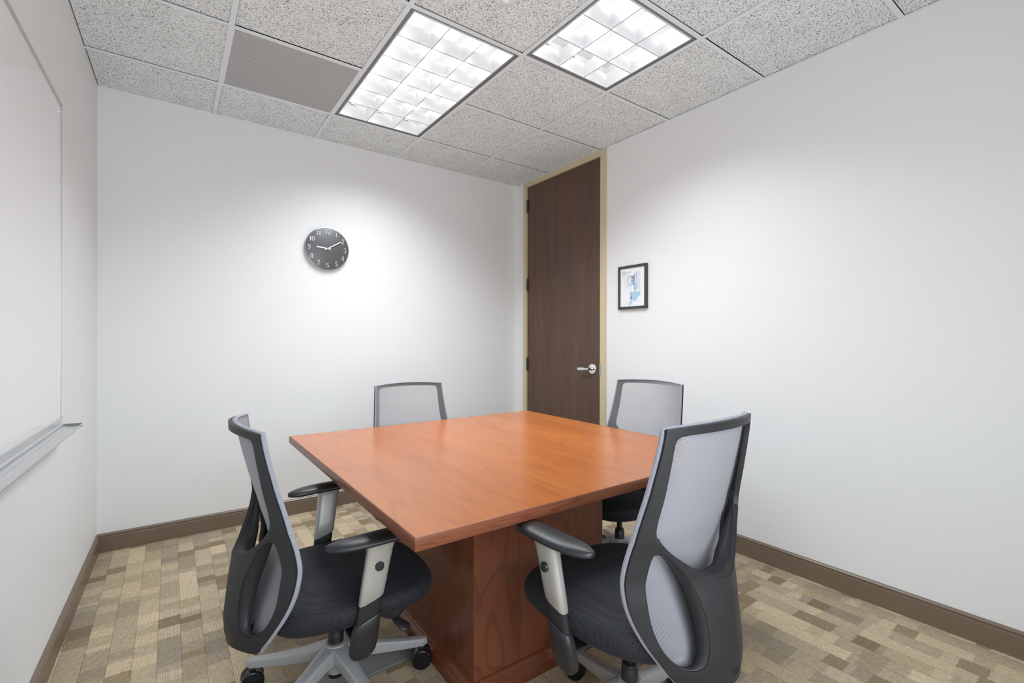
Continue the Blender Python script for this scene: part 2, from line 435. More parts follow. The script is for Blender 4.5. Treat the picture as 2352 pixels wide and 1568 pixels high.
# right wall with the doorway opening
DY0, DY1, DZ1 = 2.457, 3.485, ZC - 0.001      # outside of the door frame
b = MB(); b.box(XR, XR + 0.14, YF - 0.12, DY0 + 0.002, 0, TOPZ); b.box(XR, XR + 0.14, DY1 - 0.002, YB + 0.12, 0, TOPZ)
b.box(XR, XR + 0.14, DY0, DY1, ZC - 0.004, TOPZ)
struct(ob('wall_right', b, M_WALL), 'white painted wall with the brown door')

# ceiling: lay-in tiles, the exposed grid is its part
GX = [0.224, 0.8365, 1.449, 2.0615]; GY = [-0.538, 0.0745, 0.687, 1.2995, 1.912, 2.5245, 3.137]
TW = 0.0238
xsn = [None] + GX + [XR]; ysn = [YF] + GY + [YB]
L1 = (GX[1], GX[2], GY[4], GY[6]); L2 = (GX[2], GX[3], GY[3], GY[4])
VT = (GX[0], GX[1], GY[5], GY[6]); DF = (GX[0], GX[1], GY[3], GY[4])
def inside(cx, cy, c): return c[0] < cx < c[1] and c[2] < cy < c[3]
b = MB()
for i in range(5):
    for j in range(8):
        y0, y1 = ysn[j], ysn[j + 1]
        x1 = xsn[i + 1]; x0 = xsn[i] if xsn[i] is not None else -0.42
        cx, cy = (x0 + x1) / 2, (y0 + y1) / 2
        if any(inside(cx, cy, c) for c in (L1, L2, VT, DF)): continue
        g = 0.006; gp = 0.0137; zt = ZC + 0.0050 + random.uniform(-0.0008, 0.0012)
        a0 = x0 + (gp if i else g); a1 = x1 - (g if i < 4 else -0.0); b0 = y0 + g; b1 = y1 - (gp if j < 7 else 0.0)
        if i == 0: b.add([(xl(b0) + .005, b0, zt), (a1, b0, zt), (a1, b1, zt), (xl(b1) + .005, b1, zt), (xl(b0) + .005, b0, zt + .016), (a1, b0, zt + .016), (a1, b1, zt + .016), (xl(b1) + .005, b1, zt + .016)],
                         [(0, 3, 2, 1), (4, 5, 6, 7), (0, 1, 5, 4), (1, 2, 6, 5), (2, 3, 7, 6), (3, 0, 4, 7)])
        else: b.box(a0, a1, b0, b1, zt, zt + .016)
ceil = struct(ob('ceiling', b, M_TILE), 'fissured white lay-in ceiling tiles')
b = MB()
for gx in GX:
    spans = [(YF, YB)]
    b.box(gx - TW / 2, gx + TW / 2, YF, YB, ZC, ZC + 0.0016)
for gy in GY:
    segs = [(xl(gy), XR)]
    if gy == GY[5]: segs = [(xl(gy), GX[1]), (GX[2], XR)]
    for s0, s1 in segs: b.box(s0, s1, gy - TW / 2, gy + TW / 2, ZC - 0.0004, ZC + 0.0014)
b.box(XR - 0.014, XR, YF, YB, ZC - .001, ZC + .0012)
ob('ceiling_grid', b, M_TBAR, ceil, bevel=0.0006, bseg=1)
b = MB(); b.box(-0.5, XR + .1, YF - .1, YB + .1, TOPZ, TOPZ + 0.02)
ob('ceiling_deck', b, M_DARKGAP, ceil)

# baseboards
def base_profile():
    return [(0, 0), (0.013, 0), (0.0135, 0.084), (0.0125, 0.0865), (0.0085, 0.088), (0.0085, 0.0915), (0.011, 0.0945), (0.0105, 0.0985), (0.0055, 0.104), (0.0045, 0.1065), (0, 0.1065)]
def baseboard(name, p0, p1, nrm, label):
    p0 = Vector(p0 + (0,)); p1 = Vector(p1 + (0,)); n = Vector(nrm + (0,))
    mb = MB(); rings = [[q + n * a + Vector((0, 0, z)) for a, z in base_profile()] for q in (p0, p1)]
    mb.loft(rings, True, True)
    return struct(ob(name, mb, M_BASE), label)
baseboard('baseboard_back', (xl(YB), YB), (XR, YB), (0, -1), 'brown vinyl baseboard under the clock wall')
baseboard('baseboard_right', (XR, YF), (XR, DY0), (-1, 0), 'brown vinyl baseboard beside the door')
baseboard('baseboard_left', (xl(YF), YF), (xl(YB), YB), (1, -0.0202), 'brown vinyl baseboard under the whiteboard')
baseboard('baseboard_front', (xl(YF), YF), (XR, YF), (0, 1), 'brown vinyl baseboard')

# ------------------------------------------------------------------ door
def build_door():
    root = empty('door_1', (XR, 2.977, 0)); struct(root, 'full height dark walnut veneer door in a cream frame')
    ox, oy = XR, 2.977
    L0, L1_ = 2.519 - oy, 3.436 - oy; top = 2.631
    b = MB(); b.box(0.006, 0.05, L0 + .001, L1_ - .001, 0.008, top - .002)
    ob('door_leaf', b, M_DOOR, root, bevel=0.0015)
    F0, F1 = DY0 - oy, DY1 - oy
    b = MB()
    for y0, y1 in ((F0, L0 - 0.002), (L1_ + .002, F1)):
        b.box(-0.008, 0.13, y0, y1, 0, ZC - .002)
    b.box(-0.008, 0.13, L0 - .002, L1_ + .002, top + .002, ZC - .002)
    b.box(0.052, 0.13, L0 - .002, L0 + .014, 0, top + .002); b.box(0.052, 0.13, L1_ - .014, L1_ + .002, 0, top + .002)
    b.box(0.052, 0.13, L0 + .014, L1_ - .014, top - .014, top + .002)
    ob('door_frame', b, M_FRAMEP, root, bevel=0.001)
    for zc in (2.456, 1.736, 1.010):
        b = MB(); yy = L1_ + 0.004
        for k in range(5):
            z0 = zc - 0.057 + k * 0.0228
            M = Matrix.Translation((-0.009, yy, z0 + 0.0005))
            b.lathe([(0.0065, 0), (0.0065, 0.0215)], 14, M)
        b.lathe([(0.0052, -0.001), (0.0052, 0.116)], 12, Matrix.Translation((-0.009, yy, zc - .057)))
        o = ob('hinge', b, M_STEEL, root, 40)
        b = MB(); b.box(-0.0085, 0.006, yy - 0.020, yy - .006, zc - .057, zc + .057); ob('hinge_leaf', b, M_HINGE, o)
    # lever handle
    hy, hz = 2.607 - oy, 1.003
    Mx = Matrix.Translation((0.006, hy, hz)) @ Matrix.Rotation(-PI / 2, 4, 'Y')
    b = MB(); b.lathe([(0.0405, 0), (0.0405, 0.003), (0.038, 0.0065), (0.028, 0.008), (0.015, 0.009)], 40, Mx)
    b.lathe([(0.0135, 0.008), (0.012, 0.02), (0.0115, 0.055), (0.010, 0.060)], 24, Mx)
    h = ob('lever_handle', b, M_CHROME, root, 35)
    rings = []
    for t, hh, th in ((0.0, 0.010, 0.0085), (0.012, 0.011, 0.009), (0.03, 0.0085, 0.007), (0.045, 0.0115, 0.0055), (0.075, 0.0125, 0.0045), (0.105, 0.0120, 0.0045), (0.125, 0.0100, 0.0035)):
        cx = 0.006 - 0.054; cy = hy - 0.012 + t
        rings.append([Vector((cx + th * math.cos(a), cy, hz - 0.003 * (t / .12) + hh * math.sin(a))) for a in [2 * PI * k / 16 for k in range(16)]])
    b = MB(); b.loft(rings); ob('lever', b, M_CHROME, h, 60)
    b = MB(); b.box(-0.0095, -0.0075, L0 - .014, L0 + 0.001, 0.962, 1.052); ob('strike_plate', b, M_STEEL, root, bevel=.0006)
    b = MB(); b.box(0.0045, 0.0062, L0 + 0.001, L0 + 0.012, 0.975, 1.035); ob('latch_plate', b, M_STEEL, root)
    return root
build_door()

# ------------------------------------------------------------------ ceiling fixtures
def louver_blade(p0, p1, zb, zt, wb, wt):
    """straight blade with concave (parabolic) flanks from a thin bottom edge to a wide top"""
    p0 = Vector(p0); p1 = Vector(p1); d = (p1 - p0).normalized(); s = Vector((d.y, -d.x, 0))
    prof = []
    N = 7
    for k in range(N + 1):
        t = k / N; prof.append((wb + (wt - wb) * t ** 2.0, zb + (zt - zb) * t))
    pts = [(-a, z) for a, z in prof] + [(a, z) for a, z in reversed(prof)]
    return [[p + s * a + Vector((0, 0, z)) for a, z in pts] for p in (p0, p1)]

def fixture(cell, nx, ny, ntube, label):
    x0, x1, y0, y1 = cell; h = TW / 2
    cx, cy = (x0 + x1) / 2, (y0 + y1) / 2
    root = empty('ceiling_light', (cx, cy, ZC)); tag(root, label, 'ceiling light', 'parabolic fluorescent ceiling fixtures')
    X0, X1, Y0, Y1 = x0 + h - cx, x1 - h - cx, y0 + h - cy, y1 - h - cy
    HT = 0.135
    b = MB(); e = 0.004
    # housing, open below: roof and four sides
    b.box(X0 - .006, X1 + .006, Y0 - .006, Y1 + .006, HT, HT + .004)
    b.box(X0 - .006, X0 - .002, Y0 - .006, Y1 + .006, 0.002, HT); b.box(X1 + .002, X1 + .006, Y0 - .006, Y1 + .006, 0.002, HT)
    b.box(X0 - .002, X1 + .002, Y0 - .006, Y0 - .002, 0.002, HT); b.box(X0 - .002, X1 + .002, Y1 + .002, Y1 + .006, 0.002, HT)
    ob('housing', b, M_HOUSING, root)
    # grey air slot ring above the reveal
    R = 0.0205
    b = MB()
    z = 0.010
    b.box(X0 - .002, X0 + R, Y0 - .002, Y1 + .002, z, z + .003); b.box(X1 - R, X1 + .002, Y0 - .002, Y1 + .002, z, z + .003)
    b.box(X0 + R, X1 - R, Y0 - .002, Y0 + R, z, z + .003); b.box(X0 + R, X1 - R, Y1 - R, Y1 + .002, z, z + .003)
    b.box(X0 - .002, X0 + .001, Y0 - .002, Y1 + .002, 0.002, z); b.box(X1 - .001, X1 + .002, Y0 - .002, Y1 + .002, 0.002, z)
    b.box(X0 + .001, X1 - .001, Y0 - .002, Y0 + .001, 0.002, z); b.box(X0 + .001, X1 - .001, Y1 - .001, Y1 + .002, 0.002, z)
    ob('air_slot', b, M_SLOT, root)
    # louver: outer frame and blades
    A0, A1, B0, B1 = X0 + R, X1 - R, Y0 + R, Y1 - R
    LT = 0.070
    b = MB(); t = 0.004
    b.box(A0, A0 + t, B0, B1, 0.003, LT); b.box(A1 - t, A1, B0, B1, 0.003, LT)
    b.box(A0 + t, A1 - t, B0, B0 + t, 0.003, LT); b.box(A0 + t, A1 - t, B1 - t, B1, 0.003, LT)
    lv = ob('louver_frame', b, M_TBAR, root, bevel=.0008, bseg=1)
    b = MB()
    for i in range(1, nx):
        xx = A0 + (A1 - A0) * i / nx; b.loft(louver_blade((xx, B0 + t, 0), (xx, B1 - t, 0), 0.004, LT, 0.0007, 0.014))
    for j in range(1, ny):
        yy = B0 + (B1 - B0) * j / ny; b.loft(louver_blade((A0 + t, yy, 0), (A1 - t, yy, 0), 0.0035, LT, 0.0007, 0.014))
    # half blades along the rim
    for xx, sgn in ((A0 + t, 1), (A1 - t, -1)):
        pr = [(0, .004)] + [(sgn * (0.0007 + 0.0133 * (k / 7) ** 2), 0.004 + (LT - .004) * k / 7) for k in range(8)] + [(0, LT)]
        b.loft([[Vector((xx + a, yv, zz)) for a, zz in pr] for yv in (B0 + t, B1 - t)])
    for yy, sgn in ((B0 + t, 1), (B1 - t, -1)):
        pr = [(0, .004)] + [(sgn * (0.0007 + 0.0133 * (k / 7) ** 2), 0.004 + (LT - .004) * k / 7) for k in range(8)] + [(0, LT)]
        b.loft([[Vector((xv, yy + a, zz)) for a, zz in pr] for xv in (A0 + t, A1 - t)])
    ob('louver_blades', b, M_LOUVER, lv, 60)
    b = MB(); q = 0.0013  # darker grey strips stand in for the shade on the blade undersides
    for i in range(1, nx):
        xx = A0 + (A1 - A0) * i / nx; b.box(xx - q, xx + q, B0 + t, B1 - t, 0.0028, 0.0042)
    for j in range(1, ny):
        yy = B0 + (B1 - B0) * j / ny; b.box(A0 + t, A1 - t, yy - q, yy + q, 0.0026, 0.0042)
    ob('louver_edge_shade', b, M_SLOT, lv)
    area_light('lamp_light', (0, 0, -0.003), (0, 0, 0), A1 - A0, B1 - B0, FIX_W * ny / 6.0, math.radians(SPREAD), root, LAMP_COL)
    for i in range(ntube):
        xx = A0 + (A1 - A0) * (i + .5) / ntube
        b = MB()
        M = Matrix.Translation((xx, B0 + .022, 0.100)) @ Matrix.Rotation(-PI / 2, 4, 'X')
        L = (B1 - B0) - 0.044
        b.lathe([(0.010, 0.0), (0.0127, 0.004), (0.0127, L - .004), (0.010, L)], 16, M)
        tb = ob('fluorescent_tube', b, M_TUBE, root, 50)
        for yy in (B0 + .004, B1 - .020):
            b = MB(); b.box(xx - .014, xx + .014, yy, yy + .016, 0.082, 0.130); ob('lamp_holder', b, M_HOUSING, tb, bevel=.002)
    return root
fixture(L1, 3, 6, 3, 'long rectangular louvred ceiling light with three by six cells')
fixture(L2, 3, 3, 3, 'square louvred ceiling light with nine cells nearer the right wall')

# perforated return air panel
x0, x1, y0, y1 = VT; cx, cy = (x0 + x1) / 2, (y0 + y1) / 2
root = empty('air_vent', (cx, cy, ZC)); tag(root, 'grey perforated metal ceiling vent beside the long light', 'vent')
hx = (x1 - x0 - TW) / 2
b = MB(); b.box(-hx, hx, -hx, hx, 0.001, 0.004); ob('perforated_panel', b, M_PERF, root)
b = MB(); b.box(-hx, -hx + .004, -hx, hx, 0, .012); b.box(hx - .004, hx, -hx, hx, 0, .012); b.box(-hx + .004, hx - .004, -hx, -hx + .004, 0, .012); b.box(-hx + .004, hx - .004, hx - .004, hx, 0, .012)
ob('vent_frame', b, M_TBAR, root)
# second vent, only its corner shows at the top edge of the photo
x0, x1, y0, y1 = DF; cx, cy = (x0 + x1) / 2, (y0 + y1) / 2
root = empty('air_diffuser', (cx, cy, ZC)); tag(root, 'grey recessed ceiling diffuser cut by the top edge of the photo', 'vent')
b = MB()
for k, (s0, z0) in enumerate(((hx, 0.012), (hx - .07, 0.028), (hx - .14, 0.044))):
    s1 = s0 - 0.055
    rings = [[Vector((sx * s, sy * s, z)) for sx, sy in ((-1, -1), (1, -1), (1, 1), (-1, 1))] for s, z in ((s0, z0), (s1, z0 + .03))]
    b.loft(rings, True, False)
b.box(-hx, hx, -hx, hx, 0.09, 0.093)
ob('diffuser_cones', b, M_SLOT, root)

# sprinkler cover above the top edge
root = empty('sprinkler', (1.150, 1.640, ZC + .003)); tag(root, 'round white sprinkler escutcheon on the tile between both lights', 'sprinkler')
b = MB(); b.lathe([(0.047, 0.0), (0.047, -0.003), (0.043, -0.006), (0.022, -0.007), (0.020, -0.004), (0.0, -0.004)], 40, cap=False); ob('escutcheon', b, M_TBAR, root, 40)
b = MB(); b.lathe([(0.017, -0.003), (0.017, -0.012), (0.010, -0.016), (0.002, -0.018)], 24); ob('sprinkler_head', b, M_HOUSING, root, 40)

# ------------------------------------------------------------------ whiteboard
def build_whiteboard():
    yE = 2.545; yS = 0.72; zb, zt = 0.905, 2.148
    ang = math.atan(0.0202)
    root = empty('whiteboard', (xl(yE), yE, 0)); root.rotation_euler = (0, 0, -ang)
    tag(root, 'large glossy whiteboard with aluminium tray on the left wall', 'whiteboard')
    Ly = -(yE - yS)
    b = MB(); b.box(0.001, 0.012, Ly, -0.004, zb, zt - .004); ob('board_surface', b, M_BOARD, root)
    b = MB()
    b.box(0.001, 0.0165, Ly - .01, 0.0, zt - .010, zt); b.box(0.001, 0.0150, -0.007, 0.0, zb, zt - .010); b.box(0.001, 0.015, Ly - .010, Ly, zb, zt - .010)
    ob('board_trim', b, M_BOARDTRIM, root, bevel=.001)
    b = MB(); b.lathe([(0.004, 0), (0.004, 0.003)], 12, Matrix.Translation((0.015, -.004, zt - .03)) @ Matrix.Rotation(PI / 2, 4, 'Y')); b2 = MB(); b2.lathe([(0.004, 0), (0.004, 0.003)], 12, Matrix.Translation((0.015, -.004, zb + .02)) @ Matrix.Rotation(PI / 2, 4, 'Y'))
    ob('screw', b, M_CHROME, root, 40)
    b = b2; ob('screw', b, M_CHROME, root, 40)
    # tray: profile swept along the board
    prof = [(0.001, 0.918), (0.020, 0.918), (0.020, 0.913), (0.017, 0.911), (0.017, 0.893), (0.022, 0.890), (0.022, 0.885), (0.017, 0.884),
            (0.030, 0.8805), (0.031, 0.8815), (0.032, 0.8800), (0.046, 0.8785), (0.047, 0.8798), (0.048, 0.8785), (0.060, 0.8785), (0.061, 0.8798), (0.062, 0.8785), (0.070, 0.8790), (0.074, 0.8860), (0.0775, 0.8865), (0.0775, 0.8830), (0.072, 0.8745), (0.001, 0.8760)]
    b = MB(); b.loft([[Vector((a, y, z)) for a, z in prof] for y in (Ly, -0.002)]); tr = ob('marker_tray', b, M_ALU, root, 30)
    b = MB(); b.box(0.004, 0.0765, -0.003, 0.001, 0.8735, 0.8895); ob('tray_end_cap', b, M_SLOT, tr, bevel=.0015)
build_whiteboard()

# ------------------------------------------------------------------ wall clock
def ribbon(path, widths, depth, n_cap=6):
    """flat stroke of varying width in the x-z plane, extruded towards -y"""
    mb = MB()
    for i in range(len(path) - 1):
        (x0, z0), (x1, z1) = path[i], path[i + 1]; w0, w1 = widths[i] / 2, widths[i + 1] / 2
        dx, dz = x1 - x0, z1 - z0; L = math.hypot(dx, dz) or 1e-6; nx, nz = -dz / L, dx / L
        q = [(x0 + nx * w0, z0 + nz * w0), (x1 + nx * w1, z1 + nz * w1), (x1 - nx * w1, z1 - nz * w1), (x0 - nx * w0, z0 - nz * w0)]
        vs = [(a, 0, c) for a, c in q] + [(a, -depth, c) for a, c in q]
        mb.add(vs, [(0, 1, 2, 3), (7, 6, 5, 4), (0, 4, 5, 1), (1, 5, 6, 2), (2, 6, 7, 3), (3, 7, 4, 0)])
    return mb
def arc(cx, cz, rx, rz, a0, a1, n=12):
    return [(cx + rx * math.cos(math.radians(a0 + (a1 - a0) * k / n)), cz + rz * math.sin(math.radians(a0 + (a1 - a0) * k / n))) for k in range(n + 1)]
def glyph(ch):
    """slab serif digits in a 0.62 x 1 box: list of (path, widths)"""
    T, t = 0.17, 0.07
    if ch == '0': p = arc(.31, .5, .22, .44, 0, 360, 28); return [(p, [t + (T - t) * abs(math.cos(2 * PI * k / 28)) for k in range(29)])]
    if ch == '1': return [([(.30, 0.02), (.30, .97)], [T, T]), ([(.12, .035), (.48, .035)], [t, t]), ([(.10, .78), (.29, .93)], [t, t])]
    if ch == '2':
        p = [(.12, .72)] + arc(.30, .72, .20, .24, 165, -25, 12) + [(.40, .48), (.22, .26), (.08, .06)]
        w = [.15] + [.10 + .06 * math.sin(PI * k / 12) for k in range(13)] + [T, .12, t]
        return [(p, w), ([(.08, .07), (.55, .07)], [.14, .14]), ([(.54, .03), (.57, .27)], [t, .05])]
    if ch == '3':
        p = arc(.28, .74, .19, .22, 150, -80, 12); q = arc(.27, .27, .23, .24, 85, -155, 14)
        return [(p, [.08 + .08 * abs(math.cos(k / 12 * 3)) for k in range(13)]), (q, [.07 + .10 * math.sin(PI * k / 14) for k in range(15)]), ([(.06, .19), (.12, .24)], [.12, .12]), ([(.10, .80), (.16, .76)], [.12, .12])]
    if ch == '4': return [([(.40, 0.02), (.40, .97)], [T, T]), ([(.40, .95), (.05, .30)], [t, t]), ([(.04, .28), (.60, .28)], [t, t]), ([(.24, .035), (.56, .035)], [t, t])]
    if ch == '5':
        q = [(.14, .50)] + arc(.27, .30, .23, .26, 110, -150, 14)
        return [([(.15, .95), (.52, .95)], [.13, .13]), ([(.15, .97), (.14, .50)], [t, t]), (q, [.06] + [.08 + .09 * math.sin(PI * k / 14) for k in range(15)]), ([(.07, .17), (.13, .22)], [.12, .12])]
    if ch == '6':
        p = arc(.31, .30, .21, .26, 0, 360, 24)
        return [(p, [t + (T - t) * abs(math.cos(2 * PI * k / 24)) for k in range(25)]), ([(.12, .32), (.12, .58), (.22, .85), (.38, .95), (.50, .88)], [T, T, .12, t, .06]), ([(.46, .80), (.50, .84)], [.12, .12])]
    if ch == '7': return [([(.06, .91), (.56, .91)], [.14, .14]), ([(.56, .90), (.36, .50), (.27, .02)], [t, .12, T]), ([(.08, .97), (.07, .72)], [t, .04])]
    if ch == '8':
        return [(arc(.31, .74, .18, .21, 0, 360, 22), [t + .08 * abs(math.cos(2 * PI * k / 22)) for k in range(23)]), (arc(.31, .27, .22, .25, 0, 360, 24), [t + .10 * abs(math.cos(2 * PI * k / 24)) for k in range(25)])]
    if ch == '9':
        return [([(.62 - a, 1 - c) for a, c in p], w) for p, w in glyph('6')]
def build_clock():
    CX, CZ, R = 0.918, 1.886, 0.1525
    root = empty('wall_clock', (CX, YB, CZ)); tag(root, 'round dark grey wall clock with silver numerals on back wall', 'clock')
    Mr = Matrix.Rotation(PI / 2, 4, 'X')
    b = MB(); b.lathe([(R - .012, 0.0), (R - .012, 0.014), (R, 0.016), (R, 0.0245), (R - .002, 0.0255)], 96, Mr); ob('clock_case', b, M_CLOCKRIM, root, 30)
    b = MB(); b.lathe([(R - .0022, 0.0250), (R - .0022, 0.0262), (R - .004, 0.0270), (0.0005, 0.0270)], 96, Mr); ob('clock_face', b, M_CLOCK, root, 30)
    H = 0.036
    for k in range(1, 13):
        a = PI / 2 - k * PI / 6; rr = 0.122
        if k in (12, 6): rr = 0.120
        cx, cz = rr * math.cos(a) * 1.02, rr * math.sin(a)
        s = str(k); adv = 0.50 * H if len(s) == 2 else 0.6 * H; wtot = adv * (len(s) - 1) + 0.62 * H
        mb = MB()
        for i, ch in enumerate(s):
            for path, wd in glyph(ch):
                pth = [((x * H + i * adv - wtot / 2 + cx), (z * H - H / 2 + cz)) for x, z in path]
                r = ribbon(pth, [q * H for q in wd], 0.0035); mb.add([(x, y - 0.0268, z) for x, y, z in r.v], r.f)
        ob('numeral', mb, M_NUM, root, recalc=True)
    def hand(name, ang, L, tail, wd, off):
        a = PI / 2 - math.radians(ang); dx, dz = math.cos(a), math.sin(a)
        r = ribbon([(-dx * tail, -dz * tail), (dx * L, dz * L)], [wd, wd], 0.0015)
        mb = MB(); mb.add([(x, y - off, z) for x, y, z in r.v], r.f); ob(name, mb, M_TBAR, root)
    hand('hour_hand', 275.5, 0.077, 0.022, 0.0085, 0.0305)
    hand('minute_hand', 58.5, 0.112, 0.020, 0.0065, 0.0345)
    b = MB(); b.lathe([(0.005, .026), (0.005, .037)], 16, Mr); ob('hub_pin', b, M_STEEL, root, 40)
build_clock()

# ------------------------------------------------------------------ framed floor plan
def build_picture():
    Y0, Y1, Z0, Z1 = 2.075, 2.328, 1.449, 1.759
    cy, cz = (Y0 + Y1) / 2, (Z0 + Z1) / 2
    root = empty('picture_frame', (XR, cy, cz)); tag(root, 'small black framed evacuation floor plan beside the door', 'picture frame')
    hy, hz = (Y1 - Y0) / 2, (Z1 - Z0) / 2; fw = 0.018
    b = MB()
    b.box(-.020, -.001, -hy, -hy + fw, -hz, hz); b.box(-.020, -.001, hy - fw, hy, -hz, hz); b.box(-.020, -.001, -hy + fw, hy - fw, -hz, -hz + fw); b.box(-.020, -.001, -hy + fw, hy - fw, hz - fw, hz)
    ob('frame', b, M_BLACKF, root, bevel=.0012)
    pmb = MB(); pmb.box(-.012, -.002, -hy + fw - .001, hy - fw + .001, -hz + fw - .001, hz - fw + .001)
    PM = [M_PAPER]
    # print coordinates: s to the right as seen, t up, both in metres from the centre
    W, Hh = hy - fw, hz - fw
    def sh(name, polys, mat, lift=0.0004):
        PM.append(mat); mb = MB()
        for pl in polys:
            vs = [(-.012 - lift, -s * W, t * Hh) for s, t in pl]; n = len(vs)
            mb.add(vs + [(-.012, v[1], v[2]) for v in vs], [tuple(range(n)), tuple(range(n, 2 * n))[::-1]] + [(k, (k + 1) % n, n + (k + 1) % n, n + k) for k in range(n)])
        pmb.add(mb.v, mb.f, len(PM) - 1)
    def rect(a, b_, c, d): return [(a, c), (b_, c), (b_, d), (a, d)]
    # crop scale: paper spans s -1..1 and t -1..1
    ring = []
    for k in range(9):
        a0, a1 = math.radians(100 + k * 18), math.radians(100 + (k + 1) * 18)
        ring.append([(-.02 + .42 * math.cos(a0), .32 + .30 * math.sin(a0)), (-.02 + .42 * math.cos(a1), .32 + .30 * math.sin(a1)), (-.02 + .32 * math.cos(a1), .32 + .22 * math.sin(a1)), (-.02 + .32 * math.cos(a0), .32 + .22 * math.sin(a0))])
    blue = ring + [rect(-.12, .14, .12, .60), rect(.10, .20, .10, .64), [(.18, .55), (.30, .78), (.40, .78), (.40, .12), (.32, .12), (.32, .60), (.18, .48)], rect(.10, .42, -.08, .12),
                   rect(-.20, .04, -.68, -.24), rect(.04, .62, -.48, -.24), [(.04, -.48), (.50, -.48), (.30, -.72), (.16, -.76), (.04, -.66)], [(-.20, -.95), (-.34, -.88), (-.14, -.70), (.06, -.72), (-.04, -.80)], rect(.14, .24, -.24, -.06)]
    sh('plan_corridors', blue, M_PB)
    rooms = []
    for k in range(11): rooms.append(rect(.46, .60, .70 - k * .09, .77 - k * .09))
    for k in range(6): rooms.append(rect(.23, .31, .52 - k * .075, .575 - k * .075))
    for k in range(9):
        a = math.radians(105 + k * 19); rooms.append([(-.02 + q * math.cos(a + e), .32 + q * .72 * math.sin(a + e)) for q, e in ((.50, -.1), (.62, -.1), (.62, .1), (.50, .1))])
    for k in range(4): rooms.append(rect(-.22, -.12, .20 + k * .085, .265 + k * .085))
    outl = []
    for r in rooms:
        for i in range(4):
            a, c = Vector(r[i]), Vector(r[(i + 1) % 4]); d = (c - a).normalized() * .008; nn = Vector((-d.y, d.x))
            outl.append([tuple(a - nn), tuple(c - nn), tuple(c + nn), tuple(a + nn)])
    sh('plan_rooms', outl, M_PLG, .0005)
    marks = []
    for k in range(6): marks.append(rect(-.17, -.09, -.30 - k * .065, -.28 - k * .065))
    for s, t in ((-.4, .56), (-.6, .28), (-.58, .02), (-.5, -.78), (.48, .80), (.62, .60), (.63, .34), (.63, .06), (.63, -.2), (.62, -.46), (.44, -.76), (.16, .40), (.16, .66)): marks.append(rect(s, s + .035, t, t + .03))
    marks.append(rect(-.10, .06, .30, .325))
    sh('plan_marks', marks, M_PDB, .0006)
    sh('plan_text', [rect(-.86, -.86 + L, .84 - k * .035, .852 - k * .035) for k, L in enumerate((.3, .78, .7, .45, .38, .3, .26))], M_PG, .0005)
    sh('plan_marker', [rect(-.02, .06, .47, .50), rect(.0, .04, .44, .53)], M_PR, .0007)
    sh('plan_exit', [rect(.26, .33, -.16, -.12), rect(.28, .31, -.18, -.09)], M_PGR, .0007)
    sh('plan_dot', [rect(-.10, .0, -.56, -.52), rect(-.07, -.03, -.59, -.49)], M_PDB, .0008)
    ob('print', pmb, PM, root)
build_picture()

# ------------------------------------------------------------------ floor cable strip
def build_strip():
    x0, x1, yc, hw = xl(1.72) + 0.014, 0.803, 1.724, 0.050
    root_m = MB(); prof = [(-hw, 0.0), (-hw, 0.003)]
    n = 11
    for k in range(n):
        a = -hw + .004 + (2 * hw - .008) * k / n; c = -hw + .004 + (2 * hw - .008) * (k + 1) / n; e = (c - a)
        prof += [(a, .0038), (a + e * .12, .0066), (a + e * .72, .0066), (a + e * .84, .0038)]
    prof += [(hw, 0.003), (hw, 0.0)]
    N = 14; rings = []
    for k in range(N + 1):
        t = k / N; x = x0 + (x1 - x0) * t; dy = 0.012 * (t - 1) ** 2 * -1 + 0.018 * (t ** 3)
        rings.append([Vector((x, yc + dy + a, z)) for a, z in prof])
    root_m.loft(rings)
    o = ob('floor_cable_cover', root_m, M_RIB)
    tag(o, 'ribbed grey cable cover strip on carpet running to the table base', 'cable cover')
build_strip()

